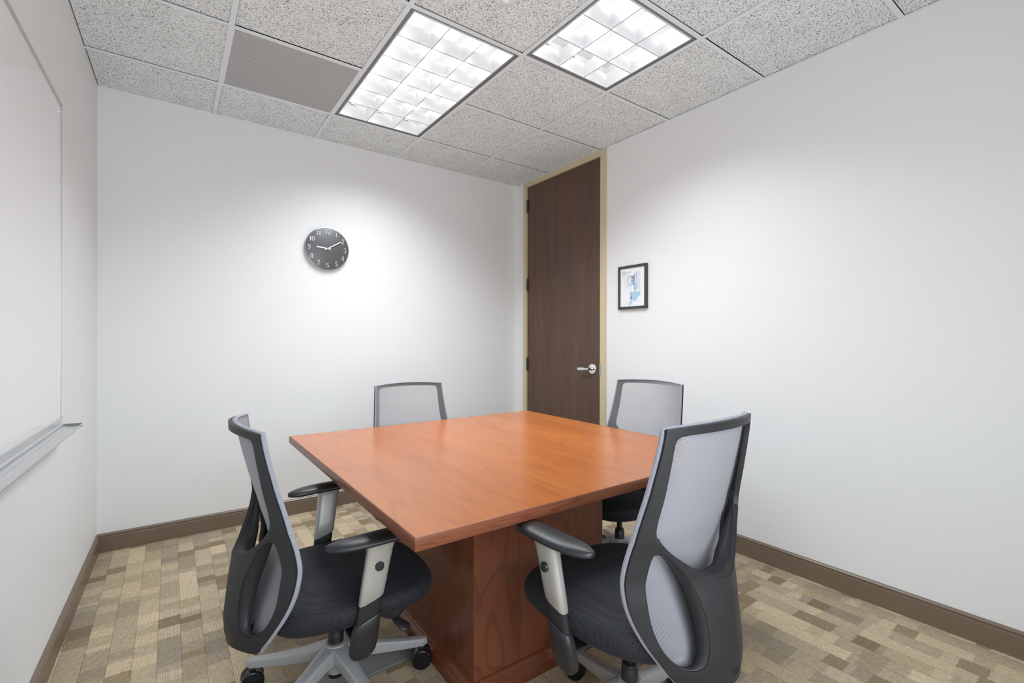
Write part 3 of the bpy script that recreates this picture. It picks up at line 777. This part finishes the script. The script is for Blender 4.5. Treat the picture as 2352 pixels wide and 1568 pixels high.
# ------------------------------------------------------------------ table
def build_table():
    X0, X1, Y0, Y1 = 0.484, 2.008, 1.071, 2.588; zt = 0.737; th = 0.034; c = 0.0022
    px0, px1, py0, py1 = 0.835, 1.456, 1.366, 2.070
    root = empty('conference_table', ((px0 + px1) / 2, (py0 + py1) / 2, 0)); tag(root, 'square cherry laminate meeting table on a box pedestal', 'table')
    ox, oy = (px0 + px1) / 2, (py0 + py1) / 2
    rz = 0.0
    b = MB(); b.box(X0 + .004 - ox, X1 - .004 - ox, Y0 + .004 - oy, Y1 - .004 - oy, zt - th + .001, zt - .0002); top = ob('tabletop', b, M_TOP, root)
    # edge band: rounded upper arris
    prof = [(0.0042, zt - th), (0.0015, zt - th), (0.0, zt - th + .0015), (0.0, zt - .004), (0.0006, zt - .0018), (0.0018, zt - .0005), (0.0042, zt)]
    b = MB(); rings = []
    for (cx, cy, sx, sy) in ((X0, Y0, 1, 1), (X1, Y0, -1, 1), (X1, Y1, -1, -1), (X0, Y1, 1, -1)):
        rings.append([Vector((cx + sx * a - ox, cy + sy * a - oy, z)) for a, z in prof])
    n = len(prof)
    for i in range(4):
        r0, r1 = rings[i], rings[(i + 1) % 4]
        b.add(r0 + r1, [(j, j + 1, n + j + 1, n + j) for j in range(n - 1)], 0 if i % 2 == 0 else 1)
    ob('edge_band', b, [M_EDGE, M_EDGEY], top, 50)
    zb = zt - th
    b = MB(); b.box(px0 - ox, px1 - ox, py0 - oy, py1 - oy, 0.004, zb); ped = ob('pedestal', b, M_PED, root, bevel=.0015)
    # thin corner edging of the veneer panels
    for cx, cy in ((px0, py0), (px0, py1), (px1, py0), (px1, py1)):
        sx = -1 if cx == px0 else 1; b = MB()
        b.box(cx - ox - (.0008 if sx < 0 else 0), cx - ox + (.0008 if sx > 0 else 0), cy - oy + (0 if cy == py0 else -.014), cy - oy + (.014 if cy == py0 else 0), .05, zb - .001)
        ob('corner_edging', b, M_EDGE, ped)
    prof = [(0.0, 0.0), (0.034, 0.0), (0.034, 0.012), (0.031, 0.026), (0.023, 0.036), (0.017, 0.042), (0.015, 0.048), (0.010, 0.053), (0.0085, 0.058), (0.007, 0.063), (0.0, 0.065)]
    b = MB(); rings = []
    for (cx, cy, sx, sy) in ((px0, py0, -1, -1), (px1, py0, 1, -1), (px1, py1, 1, 1), (px0, py1, -1, 1)):
        rings.append([Vector((cx + sx * a - ox, cy + sy * a - oy, z)) for a, z in prof])
    b.loft(rings, True, False, 0, True)
    ob('base_moulding', b, M_MOULD, ped, 40)
build_table()

# ------------------------------------------------------------------ office chair
def interp(tab, z):
    if z <= tab[0][0]: return tab[0][1]
    for (a, fa), (c, fc) in zip(tab, tab[1:]):
        if z <= c:
            t = (z - a) / (c - a); return fa + (fc - fa) * t
    return tab[-1][1]
def smooth_tab(pts, n=60):
    """Catmull-Rom table"""
    out = []
    P = [pts[0]] + pts + [pts[-1]]
    for i in range(1, len(P) - 2):
        for k in range(n):
            t = k / n
            f = lambda a, b_, c, d: 0.5 * ((2 * b_) + (-a + c) * t + (2 * a - 5 * b_ + 4 * c - d) * t * t + (-a + 3 * b_ - 3 * c + d) * t ** 3)
            out.append((pts[i - 1][0] + (pts[i][0] - pts[i - 1][0]) * t if i < len(pts) else 0, f(P[i - 1][1], P[i][1], P[i + 1][1], P[i + 2][1])))
    out.append(pts[-1]); return out
ZB, ZT = 0.330, 0.980
T_W = smooth_tab([(ZB, 0.128), (0.37, 0.160), (0.44, 0.204), (0.52, 0.236), (0.585, 0.244), (0.65, 0.238), (0.78, 0.223), (0.88, 0.214), (ZT, 0.207)], 12)
T_YF = smooth_tab([(ZB, -0.252), (0.40, -0.225), (0.48, -0.193), (0.555, -0.175), (0.61, -0.173), (0.70, -0.195), (0.85, -0.234), (ZT, -0.260)], 12)
T_D = smooth_tab([(ZB, 0.066), (0.40, 0.100), (0.50, 0.128), (0.57, 0.132), (0.62, 0.128), (0.68, 0.115), (0.78, 0.084), (0.90, 0.062), (ZT, 0.052)], 12)   # rearward sweep
T_P = [(ZB, 1.9), (0.42, 1.52), (0.50, 1.42), (0.60, 1.42), (0.66, 1.7), (0.74, 2.4), (0.85, 2.2), (ZT, 2.0)]
def Wz(z): return interp(T_W, z)
def YF_(z): return interp(T_YF, z)
def shell(x, z):
    """rear frame surface at lateral x and height z"""
    s = max(-1.0, min(1.0, x / Wz(z)))
    y = YF_(z) - interp(T_D, z) * (1 - abs(s) ** interp(T_P, z))
    return Vector((x, y, z + 0.009 * (1 - s * s) * max(0.0, z - 0.93) / 0.05))
def meshsurf(s, z, off=0.010):
    x = Wz(z) * s
    D = interp([(ZB, 0.030), (0.45, 0.040), (0.60, 0.045), (0.80, 0.048), (ZT, 0.050)], z)
    return Vector((x, YF_(z) + off - D * (1 - s * s), z + (0.009 * (1 - s * s)) * max(0, z - 0.93) / 0.05))

def sd_round_poly(px, pz, poly):
    d = 1e9; ins = False; n = len(poly)
    for i in range(n):
        ax, az = poly[i]; bx, bz = poly[(i + 1) % n]
        ex, ez = bx - ax, bz - az; wx, wz = px - ax, pz - az
        t = max(0, min(1, (wx * ex + wz * ez) / (ex * ex + ez * ez)))
        dd = math.hypot(wx - ex * t, wz - ez * t); d = min(d, dd)
        if (az > pz) != (bz > pz) and px < (bx - ax) * (pz - az) / (bz - az) + ax: ins = not ins
    return -d if ins else d

def chaikin(poly, it=2):
    for _ in range(it):
        q = []
        n = len(poly)
        for i in range(n):
            a, c = poly[i], poly[(i + 1) % n]
            q.append((a[0] * .75 + c[0] * .25, a[1] * .75 + c[1] * .25)); q.append((a[0] * .25 + c[0] * .75, a[1] * .25 + c[1] * .75))
        poly = q
    return poly
# openings, in lateral x and height z
UPH = [(0.0, 0.962), (0.100, 0.962), (0.160, 0.9615), (0.180, 0.958), (0.186, 0.940), (0.188, 0.88), (0.192, 0.81), (0.199, 0.755), (0.201, 0.728), (0.194, 0.702), (0.165, 0.668), (0.120, 0.634), (0.080, 0.609), (0.040, 0.593), (0.0, 0.588)]
UP = UPH + [(-a, z) for a, z in reversed(UPH[1:-1])]
UP = chaikin(UP, 1)
LO = [(0.196, 0.672), (0.175, 0.668), (0.150, 0.648), (0.125, 0.617), (0.105, 0.588), (0.090, 0.552), (0.080, 0.514), (0.075, 0.472), (0.076, 0.430), (0.085, 0.394), (0.105, 0.381), (0.130, 0.382), (0.158, 0.400), (0.182, 0.435), (0.198, 0.483), (0.205, 0.531), (0.208, 0.58), (0.204, 0.622), (0.200, 0.655)]
LO = chaikin(LO, 1)
LOm = [(-a, z) for a, z in reversed(LO)]

def build_back_frame(parent):
    NX, NZ = 108, 132
    def sd(a, z):
        return min(sd_round_poly(a, z, UP), sd_round_poly(a, z, LO), sd_round_poly(a, z, LOm))
    grid = {}; sdv = {}
    for i in range(NX + 1):
        for j in range(NZ + 1):
            z = ZB + (ZT - ZB) * j / NZ; a = Wz(z) * (-1 + 2 * i / NX)
            grid[i, j] = [a, z]; sdv[i, j] = sd(a, z)
    keep = []
    for i in range(NX):
        for j in range(NZ):
            c = [(i, j), (i + 1, j), (i + 1, j + 1), (i, j + 1)]
            if sum(sdv[k] for k in c) / 4 > 0: keep.append(c)
    cnt = {}
    for c in keep:
        for k in c: cnt[k] = cnt.get(k, 0) + 1
    for k, n in cnt.items():
        i, j = k
        edge = i in (0, NX) or j in (0, NZ)
        if n < 4 and not edge:
            a, z = grid[k]
            for _ in range(3):
                d = sd(a, z); e = 1e-4
                gx = (sd(a + e, z) - sd(a - e, z)) / (2 * e); gz = (sd(a, z + e) - sd(a, z - e)) / (2 * e)
                L = gx * gx + gz * gz or 1
                a -= gx * d / L; z -= gz * d / L
            grid[k] = [a, z]
    idx = {}; vs = []
    for k in cnt:
        a, z = grid[k]; idx[k] = len(vs); vs.append(shell(a, z))
    mb = MB(); mb.add(vs, [tuple(idx[k] for k in c) for c in keep])
    o = ob('back_frame', mb, M_FRAME, parent, 180, recalc=True)
    md = o.modifiers.new('solid', 'SOLIDIFY'); md.thickness = 0.014; md.offset = 0.0
    md2 = o.modifiers.new('bevel', 'BEVEL'); md2.width = 0.0035; md2.segments = 2; md2.limit_method = 'ANGLE'; md2.angle_limit = math.radians(50)
    # returned lips of the two lower openings and of the upper saddle
    def lip(poly, closed=True, k=0.40, cap=0.052):
        r0 = []; r1 = []; r2 = []
        for a, z in poly:
            p = shell(a, z); yf = YF_(z) - 0.004
            dep = min(cap, max(0.0, yf - p.y) * k)
            q = p + Vector((0.16 * dep * (1 if p.x > 0 else -1), dep, 0.0))
            r0.append(p + Vector((0, -0.004, 0))); r1.append(p.lerp(q, .5)); r2.append(q)
        m_ = MB(); m_.loft([r0, r1, r2], closed, False); return m_
    low = [p for p in UP if p[1] < 0.715]
    low.sort(key=lambda p: p[0])
    lips = [lip(LO), lip(LOm), lip(low, False, 0.50, 0.052)]
    for mb in lips:
        lp = ob('opening_lip', mb, M_FRAME, o, 180)
        md = lp.modifiers.new('solid', 'SOLIDIFY'); md.thickness = 0.005; md.offset = 0
    # moulded name on the rear centre
    for txt, size, dz in (('9to5', 0.026, 0.0), ('SEATING', 0.0075, -0.012)):
        cu = bpy.data.curves.new('text', 'FONT'); cu.body = txt; cu.size = size; cu.extrude = 0.0006; cu.align_x = 'CENTER'; cu.align_y = 'CENTER'
        tmp = bpy.data.objects.new('tmp', cu); COL.objects.link(tmp)
        dg = bpy.context.evaluated_depsgraph_get(); me = bpy.data.meshes.new_from_object(tmp.evaluated_get(dg))
        bpy.data.objects.remove(tmp)
        me.materials.clear(); me.materials.append(M_FRAME)
        for v in me.vertices:
            x, yy, d = v.co
            z = 0.366 + dz + yy
            p = shell(x, z); v.co = (x, p.y - 0.0073 - d, z)
        t = bpy.data.objects.new('moulded_lettering', me); COL.objects.link(t); t.parent = o
        t['label'] = 'raised lettering reading ' + txt
    # lumbar brackets on the inner side of both uprights
    for sg in (1, -1):
        rings = []
        for k in range(15):
            z = 0.600 + 0.150 * k / 14; t = k / 14
            x = sg * (Wz(z) * 0.865); m_ = meshsurf(sg * 0.865, z, 0.006); bw = 0.006 + 0.013 * math.sin(PI * t)
            rings.append([Vector((x, m_.y - 0.004 - bw, z)), Vector((x + sg * .005, m_.y - 0.004 - bw, z)), Vector((x + sg * .005, m_.y - .002, z)), Vector((x, m_.y - .002, z))])
        mb = MB(); mb.loft(rings); ob('lumbar_bracket', mb, M_BLACK, o, 50)
    return o

def build_mesh_back(parent):
    mb = MB(); NS, NZ = 26, 54; vs = []
    for j in range(NZ + 1):
        z = ZB + .002 + (ZT - ZB - .002) * j / NZ
        for i in range(NS + 1):
            s = -1 + 2 * i / NS; vs.append(meshsurf(s, z, 0.0125))
    fs = [(j * (NS + 1) + i, j * (NS + 1) + i + 1, (j + 1) * (NS + 1) + i + 1, (j + 1) * (NS + 1) + i) for j in range(NZ) for i in range(NS)]
    mb.add(vs, fs); o = ob('mesh_backrest', mb, M_MESH, parent, 180)
    # padded welt around the panel
    path = []
    for k in range(60): path.append(('L', ZB + (ZT - ZB) * k / 60))
    ring = []
    for z in [ZB + (ZT - ZB) * k / 60 for k in range(61)]: ring.append(meshsurf(-1, z, 0.009) + Vector((0.000, 0, 0)))
    for s in [-1 + 2 * k / 20 for k in range(1, 20)]: ring.append(meshsurf(s, ZT, 0.009))
    for z in [ZT - (ZT - ZB) * k / 60 for k in range(61)]: ring.append(meshsurf(1, z, 0.009) + Vector((0.000, 0, 0)))
    for s in [1 - 2 * k / 20 for k in range(1, 20)]: ring.append(meshsurf(s, ZB, 0.009))
    rings = []; n = len(ring)
    for i, p in enumerate(ring):
        d = (ring[(i + 1) % n] - ring[i - 1]).normalized(); a = d.cross(Vector((0, 1, 0))).normalized(); c = a.cross(d)
        rings.append([p + a * math.cos(t) * .0035 + c * math.sin(t) * .0068 for t in [2 * PI * k / 10 for k in range(10)]])
    mb = MB(); mb.loft(rings, True, False, 0, True); ob('mesh_welt', mb, M_MESHEDGE, o, 180)
    return o

def seat_outline(t, grow=0.0):
    """plan outline, t 0..1 ccw"""
    a = 2 * PI * t; c, s = math.cos(a), math.sin(a)
    n = 3.4
    r = (abs(c) ** n + abs(s) ** n) ** (-1 / n)
    x, y = r * c, r * s
    w = 0.270 + (0.0 if y > 0 else 0.034 * y)            # a little narrower at the rear
    yy = 0.010 + 0.276 * y if y > 0 else 0.010 + 0.238 * y
    if y > 0: yy += 0.018 * (1 - x * x) * y
    return Vector(((w + grow) * x, yy + grow * y, 0))

def build_seat(parent):
    N = 72; cx = Vector((0, 0.01, 0))
    def topz(x, y):
        z = 0.478 - 0.030 * (abs(x) / 0.26) ** 2.6
        if y > 0.08: z -= 1.05 * (y - 0.08) ** 2
        if y < -0.08: z -= 0.10 * ((-0.08 - y) / 0.15) ** 2 * 0.30
        z -= 0.012 * math.exp(-(x / 0.14) ** 2) * (1 if y < 0.1 else max(0, 1 - (y - .1) / .1))
        return z
    rings = []
    spec = []
    for f in (0.02, 0.2, 0.4, 0.6, 0.75, 0.86, 0.93): spec.append(('t', f, 0.0))
    for f, dz in ((0.975, -0.006), (0.998, -0.018), (1.003, -0.034), (0.985, -0.050), (0.95, -0.062), (0.90, -0.068)): spec.append(('s', f, dz))
    for kind, f, dz in spec:
        r = []
        for k in range(N):
            p = seat_outline(k / N); q = cx + (p - cx) * f
            e = cx + (p - cx) * 0.93
            z = topz(q.x, q.y) if kind == 't' else topz(e.x, e.y) + dz * (1 + 0.35 * max(0, -q.y / .23))
            r.append(Vector((q.x, q.y, z)))
        rings.append(r)
    mb = MB(); mb.loft(rings, True, True); o = ob('seat', mb, M_SEAT, parent, 180)
    # plastic pan below
    rings = []
    for f, z in ((0.93, -0.058), (0.90, -0.070), (0.80, -0.080), (0.45, -0.086)):
        r = []
        for k in range(N):
            p = seat_outline(k / N); q = cx + (p - cx) * f; e = cx + (p - cx) * 0.93
            r.append(Vector((q.x, q.y, (topz(e.x, e.y) if f > .5 else 0.462) + z * (1 + 0.30 * max(0, -q.y / .23)))))
        rings.append(r)
    mb = MB(); mb.loft(rings, True, True); ob('seat_pan', mb, M_BLACK, parent, 60)
    return o

def rbox_ring(cx, cy, z, hx, hy, r=0.35, n=20, tiltx=0, e=3.6):
    out = []
    for k in range(n):
        a = 2 * PI * k / n; c, s = math.cos(a), math.sin(a); q = (abs(c) ** e + abs(s) ** e) ** (-1 / e)
        out.append(Vector((cx + hx * q * c, cy + hy * q * s, z)))
    return out

def build_arm(parent, sg):
    """sg=+1 right arm. post leans outwards and forwards going up"""
    def cen(z):   # centre line
        t = (z - 0.284) / (0.640 - 0.284)
        return sg * (0.266 + 0.036 * t), 0.000 + 0.050 * t
    # lower housing
    rings = []
    for z, hx, hy, sl in ((0.294, 0.006, 0.012, 0), (0.297, 0.012, 0.023, 0), (0.305, 0.016, 0.032, 0), (0.317, 0.018, 0.038, 0), (0.33, 0.019, 0.040, 0), (0.37, 0.019, 0.0395, 0), (0.412, 0.0185, 0.039, 0.012), (0.416, 0.016, 0.036, 0.012)):
        x, y = cen(z); r = rbox_ring(x, y, z, hx, hy)
        for p in r: p.z += (p.y - y) / 0.04 * sl
        rings.append(r)
    mb = MB(); mb.loft(rings); arm = ob('armrest', mb, M_BLACK, parent, 50)
    # bracket that carries the arm under the seat
    mb = MB(); mb.box(sg * 0.06 if sg > 0 else -0.268, sg * 0.268 if sg > 0 else -0.06, -0.030, 0.045, 0.352, 0.364)
    mb.box(sg * 0.06 if sg > 0 else -0.12, sg * 0.12 if sg > 0 else -0.06, -0.030, 0.045, 0.364, 0.376)
    ob('arm_bracket', mb, M_BLACK, arm, bevel=.003)
    # inner ratchet post
    rings = []
    for z in (0.40, 0.45, 0.50): x, y = cen(z); rings.append(rbox_ring(x, y, z, 0.0125, 0.0325))
    mb = MB(); mb.loft(rings); ob('ratchet_post', mb, M_FRAME, arm, 50)
    # silver sleeve
    rings = []
    for z, hx, hy, sl in ((0.470, 0.0155, 0.036, 0.012), (0.472, 0.0165, 0.037, 0.012), (0.52, 0.017, 0.037, 0.004), (0.58, 0.0175, 0.0375, 0), (0.620, 0.0185, 0.039, 0), (0.640, 0.021, 0.042, 0), (0.650, 0.025, 0.047, 0)):
        x, y = cen(z); r = rbox_ring(x, y, z, hx, hy)
        for p in r: p.z += (p.y - y) / 0.04 * sl
        rings.append(r)
    mb = MB(); mb.loft(rings); sl_ = ob('arm_sleeve', mb, M_SLEEVE, arm, 50)
    x, y = cen(0.576)
    M = Matrix.Translation((x + sg * 0.0165, y, 0.576)) @ Matrix.Rotation(sg * PI / 2, 4, 'Y')
    mb = MB(); mb.lathe([(0.0152, -0.002), (0.0152, 0.0018), (0.0138, 0.0022)], 28, M); ob('button_ring', mb, M_CHROME, arm, 40)
    mb = MB(); mb.lathe([(0.0132, 0.0), (0.0132, 0.008), (0.0118, 0.0098), (0.004, 0.0102)], 28, M); ob('height_button', mb, M_BLACK, arm, 40)
    # pad: long rounded leaf, rear end low and pointed, curving
    rings = []
    N = 22
    for k in range(N + 1):
        t = 0.5 - 0.5 * math.cos(PI * k / N)                       # rear to front
        yy = -0.104 + 0.300 * t ** 1.0
        wv = 0.0425 * (max(0.0, 1 - abs(2 * t - 1.04) ** 3.2 / 1.14) ** 0.5)
        if k == 0 or k == N: wv *= 0.45
        zc = 0.654 + 0.006 * math.sin(PI * 0.5 * min(1, t * 1.5)) - 0.003 * max(0, t - .7) / .3
        tt = 0.0112 * (min(1, math.sin(PI * (t * .94 + .03)) * 2.0) ** 0.5) + (0.002 if 0 < k < N else 0)
        xx = sg * (0.272 + 0.030 * math.sin(PI * (0.18 + t * 0.62)) - 0.004)
        ring = []
        for q in range(18):
            a = 2 * PI * q / 18; c, s = math.cos(a), math.sin(a); e = 2.6; rr = (abs(c) ** e + abs(s) ** e) ** (-1 / e)
            ring.append(Vector((xx + wv * rr * c, yy, zc - 0.004 + tt * rr * s - (0.004 * c * c))))
        rings.append(ring)
    mb = MB(); mb.loft(rings); ob('arm_pad', mb, M_PAD, arm, 180)
    return arm

def build_caster(parent, ang, sw, R=0.306):
    dx, dy = math.cos(ang), math.sin(ang); WR = 0.0365       # casters swivel freely, sw is the rolling direction
    M = Matrix.Translation((R * dx, R * dy, 0)) @ Matrix.Rotation(sw, 4, 'Z')
    mb = MB(); mb.lathe([(0.011, 0.066), (0.011, 0.078), (0.0095, 0.082)], 20, M)
    rings = []
    for k in range(13):
        a = math.radians(-10 + 200 * k / 12); r = WR - 0.002
        p = Vector((r * math.cos(a), 0, WR + r * math.sin(a)))
        rr = WR - 0.009; q = Vector((rr * math.cos(a), 0, WR + rr * math.sin(a)))
        rings.append([M @ (p + Vector((0, -.009, 0))), M @ (p + Vector((0, .009, 0))), M @ (q + Vector((0, .009, 0))), M @ (q + Vector((0, -.009, 0)))])
    mb.loft(rings)
    c = ob('caster', mb, M_BLACK, parent, 40)
    for sd_ in (1, -1):
        Mw = M @ Matrix.Translation((0, sd_ * 0.0105, WR)) @ Matrix.Rotation(-sd_ * PI / 2, 4, 'X')
        mb = MB(); mb.lathe([(0.012, 0.0), (WR - .002, 0.001), (WR, 0.004), (WR, 0.014), (WR - .002, 0.0175), (WR - .0045, 0.0185), (WR - .0055, 0.0175), (0.010, 0.0190), (0.004, 0.0195)], 40, Mw); ob('wheel', mb, M_WHEEL, c, 35)
    return c

def build_chair():
    root = empty('office_chair', (0, 0, 0))
    up = bpy.data.objects.new('upper', None)
    parts_up = []
    parts_up.append(build_seat(root)); parts_up.append(build_back_frame(root)); parts_up.append(build_mesh_back(root))
    for sg in (1, -1): parts_up.append(build_arm(root, sg))
    # spine joining the back to the mechanism
    mb = MB(); rings = []
    for y, z, hx, hz in ((-0.305, 0.372, 0.055, 0.020), (-0.27, 0.366, 0.052, 0.018), (-0.20, 0.362, 0.045, 0.015), (-0.08, 0.360, 0.040, 0.014)):
        rings.append([Vector((sx * hx, y, z + sz * hz)) for sx, sz in ((-1, -1), (1, -1), (1, 1), (-1, 1))])
    mb.loft(rings); ob('back_carrier', mb, M_BLACK, root, bevel=.004)
    mb = MB(); mb.box(-0.075, 0.075, -0.105, 0.115, 0.348, 0.385); mb.box(-0.05, 0.05, -0.13, -0.08, 0.352, 0.380)
    mech = ob('tilt_mechanism', mb, M_BLACK, root, bevel=.006)
    # tension knob hanging under the front right and the two levers
    mb = MB(); mb.lathe([(0.044, 0.0), (0.046, -0.006), (0.042, -0.024), (0.030, -0.038), (0.012, -0.045)], 28, Matrix.Translation((0.212, 0.118, 0.400))); ob('tension_knob', mb, M_BLACK, root, 40)
    for sg in (1,):
        mb = MB(); mb.tube([(0.06, 0.06, 0.362), (0.17, 0.085, 0.365), (0.195, 0.10, 0.362), (0.222, 0.125, 0.345)], 0.0045, 10)
        lev = ob('tilt_lever', mb, M_BLACK, root, 60)
        rings = []
        for t, w_, h_ in ((0, .008, .006), (.012, .013, .008), (.035, .019, .009), (.052, .020, .009), (.060, .012, .006)):
            p = Vector((0.218 + t * .75, 0.121 + t * .55, 0.349 - t * .36)); sdv_ = Vector((-.55, .8, 0)).normalized()
            rings.append([p + sdv_ * w_ * math.cos(a) + Vector((0, 0, h_ * math.sin(a))) for a in [2 * PI * k / 14 for k in range(14)]])
        mb = MB(); mb.loft(rings); ob('lever_paddle', mb, M_BLACK, lev, 60)
    # gas column
    mb = MB(); mb.lathe([(0.014, 0.215), (0.014, 0.350), (0.030, 0.352), (0.030, 0.362)], 28); pst = ob('gas_piston', mb, M_PISTON, root, 40)
    mb = MB(); mb.lathe([(0.0225, 0.186), (0.0255, 0.190), (0.0255, 0.222), (0.0235, 0.226), (0.0235, 0.236), (0.0205, 0.240), (0.0145, 0.241)], 32); ob('cylinder_collar', mb, M_BLACK, root, 35)
    mb = MB(); mb.lathe([(0.0235, 0.075), (0.0235, 0.150)], 28); ob('cylinder_sleeve', mb, M_PISTON, root, 40)
    return root

CH = {}
def build_base(root, rot, facing):
    """silver five star base turned by rot"""
    mb = MB(); mb.lathe([(0.0265, 0.088), (0.029, 0.112), (0.036, 0.122), (0.037, 0.145), (0.040, 0.175), (0.036, 0.190), (0.024, 0.192)], 36)
    for k in range(5):
        a = rot + k * 2 * PI / 5; d = Vector((math.cos(a), math.sin(a), 0)); s = Vector((-d.y, d.x, 0)); rings = []
        for t, w_, zt_, th in ((0.018, 0.030, 0.190, 0.060), (0.06, 0.0265, 0.178, 0.050), (0.12, 0.0225, 0.157, 0.043), (0.20, 0.0195, 0.134, 0.036), (0.26, 0.0175, 0.118, 0.031), (0.299, 0.016, 0.110, 0.029), (0.321, 0.013, 0.106, 0.025), (0.326, 0.010, 0.102, 0.018)):
            c = d * t
            rings.append([c + s * w_ * 0.62 + Vector((0, 0, zt_)), c - s * w_ * 0.62 + Vector((0, 0, zt_)), c - s * w_ * .92 + Vector((0, 0, zt_ - .004)), c - s * w_ + Vector((0, 0, zt_ - .5 * th)), c - s * w_ * .9 + Vector((0, 0, zt_ - th)), c + s * w_ * .9 + Vector((0, 0, zt_ - th)), c + s * w_ + Vector((0, 0, zt_ - .5 * th)), c + s * w_ * .92 + Vector((0, 0, zt_ - .004))])
        mb.loft(rings)
        mb.lathe([(0.0135, 0.078), (0.0150, 0.085), (0.0155, 0.102)], 20, Matrix.Translation(d * 0.306))
    o = ob('star_base', mb, M_SILVER, root, 40, bevel=.0025)
    for k in range(5): build_caster(root, rot + k * 2 * PI / 5, math.radians((158, 140, 175, 128, 150)[k]) - facing)
    return o

LOWER = ('star_base', 'caster', 'cylinder_sleeve', 'cylinder_collar', 'gas_piston')
def is_lower(n): return n.split('.')[0] in LOWER
def dup_tree(o, parent=None):
    c = o.copy(); COL.objects.link(c)
    if parent is not None: c.parent = parent
    for ch in list(o.children): dup_tree(ch, c)
    return c
proto = build_chair()
poses = [
    ('A', 0.461, 1.664, -1.585, -0.017, math.radians(-6), 'mesh back office chair at the left side of the table, nearest the whiteboard'),
    ('B', 1.139, 0.954, 0.046, 0.034, math.radians(80), 'mesh back office chair seen from behind at the near side of the table'),
    ('C', 1.161, 2.432, 3.080, -0.025, math.radians(90), 'mesh back office chair behind the table below the wall clock'),
    ('D', 1.911, 1.671, 1.636, 0.012, math.radians(200), 'mesh back office chair at the far right of the table, next to the door'),
]
for i, (k, x, y, th, dz, base_world, label) in enumerate(poses):
    r = proto if i == 0 else dup_tree(proto)
    CH[k] = r
for (k, x, y, th, dz, base_world, label) in poses:
    r = CH[k]; r.location = (x, y, 0); r.rotation_euler = (0, 0, th)
    tag(r, label, 'chair', 'office chairs around the table')
    for ch in r.children:
        if not is_lower(ch.name): ch.location.z += dz           # seat height set by the gas column
    build_base(r, base_world - th, th)
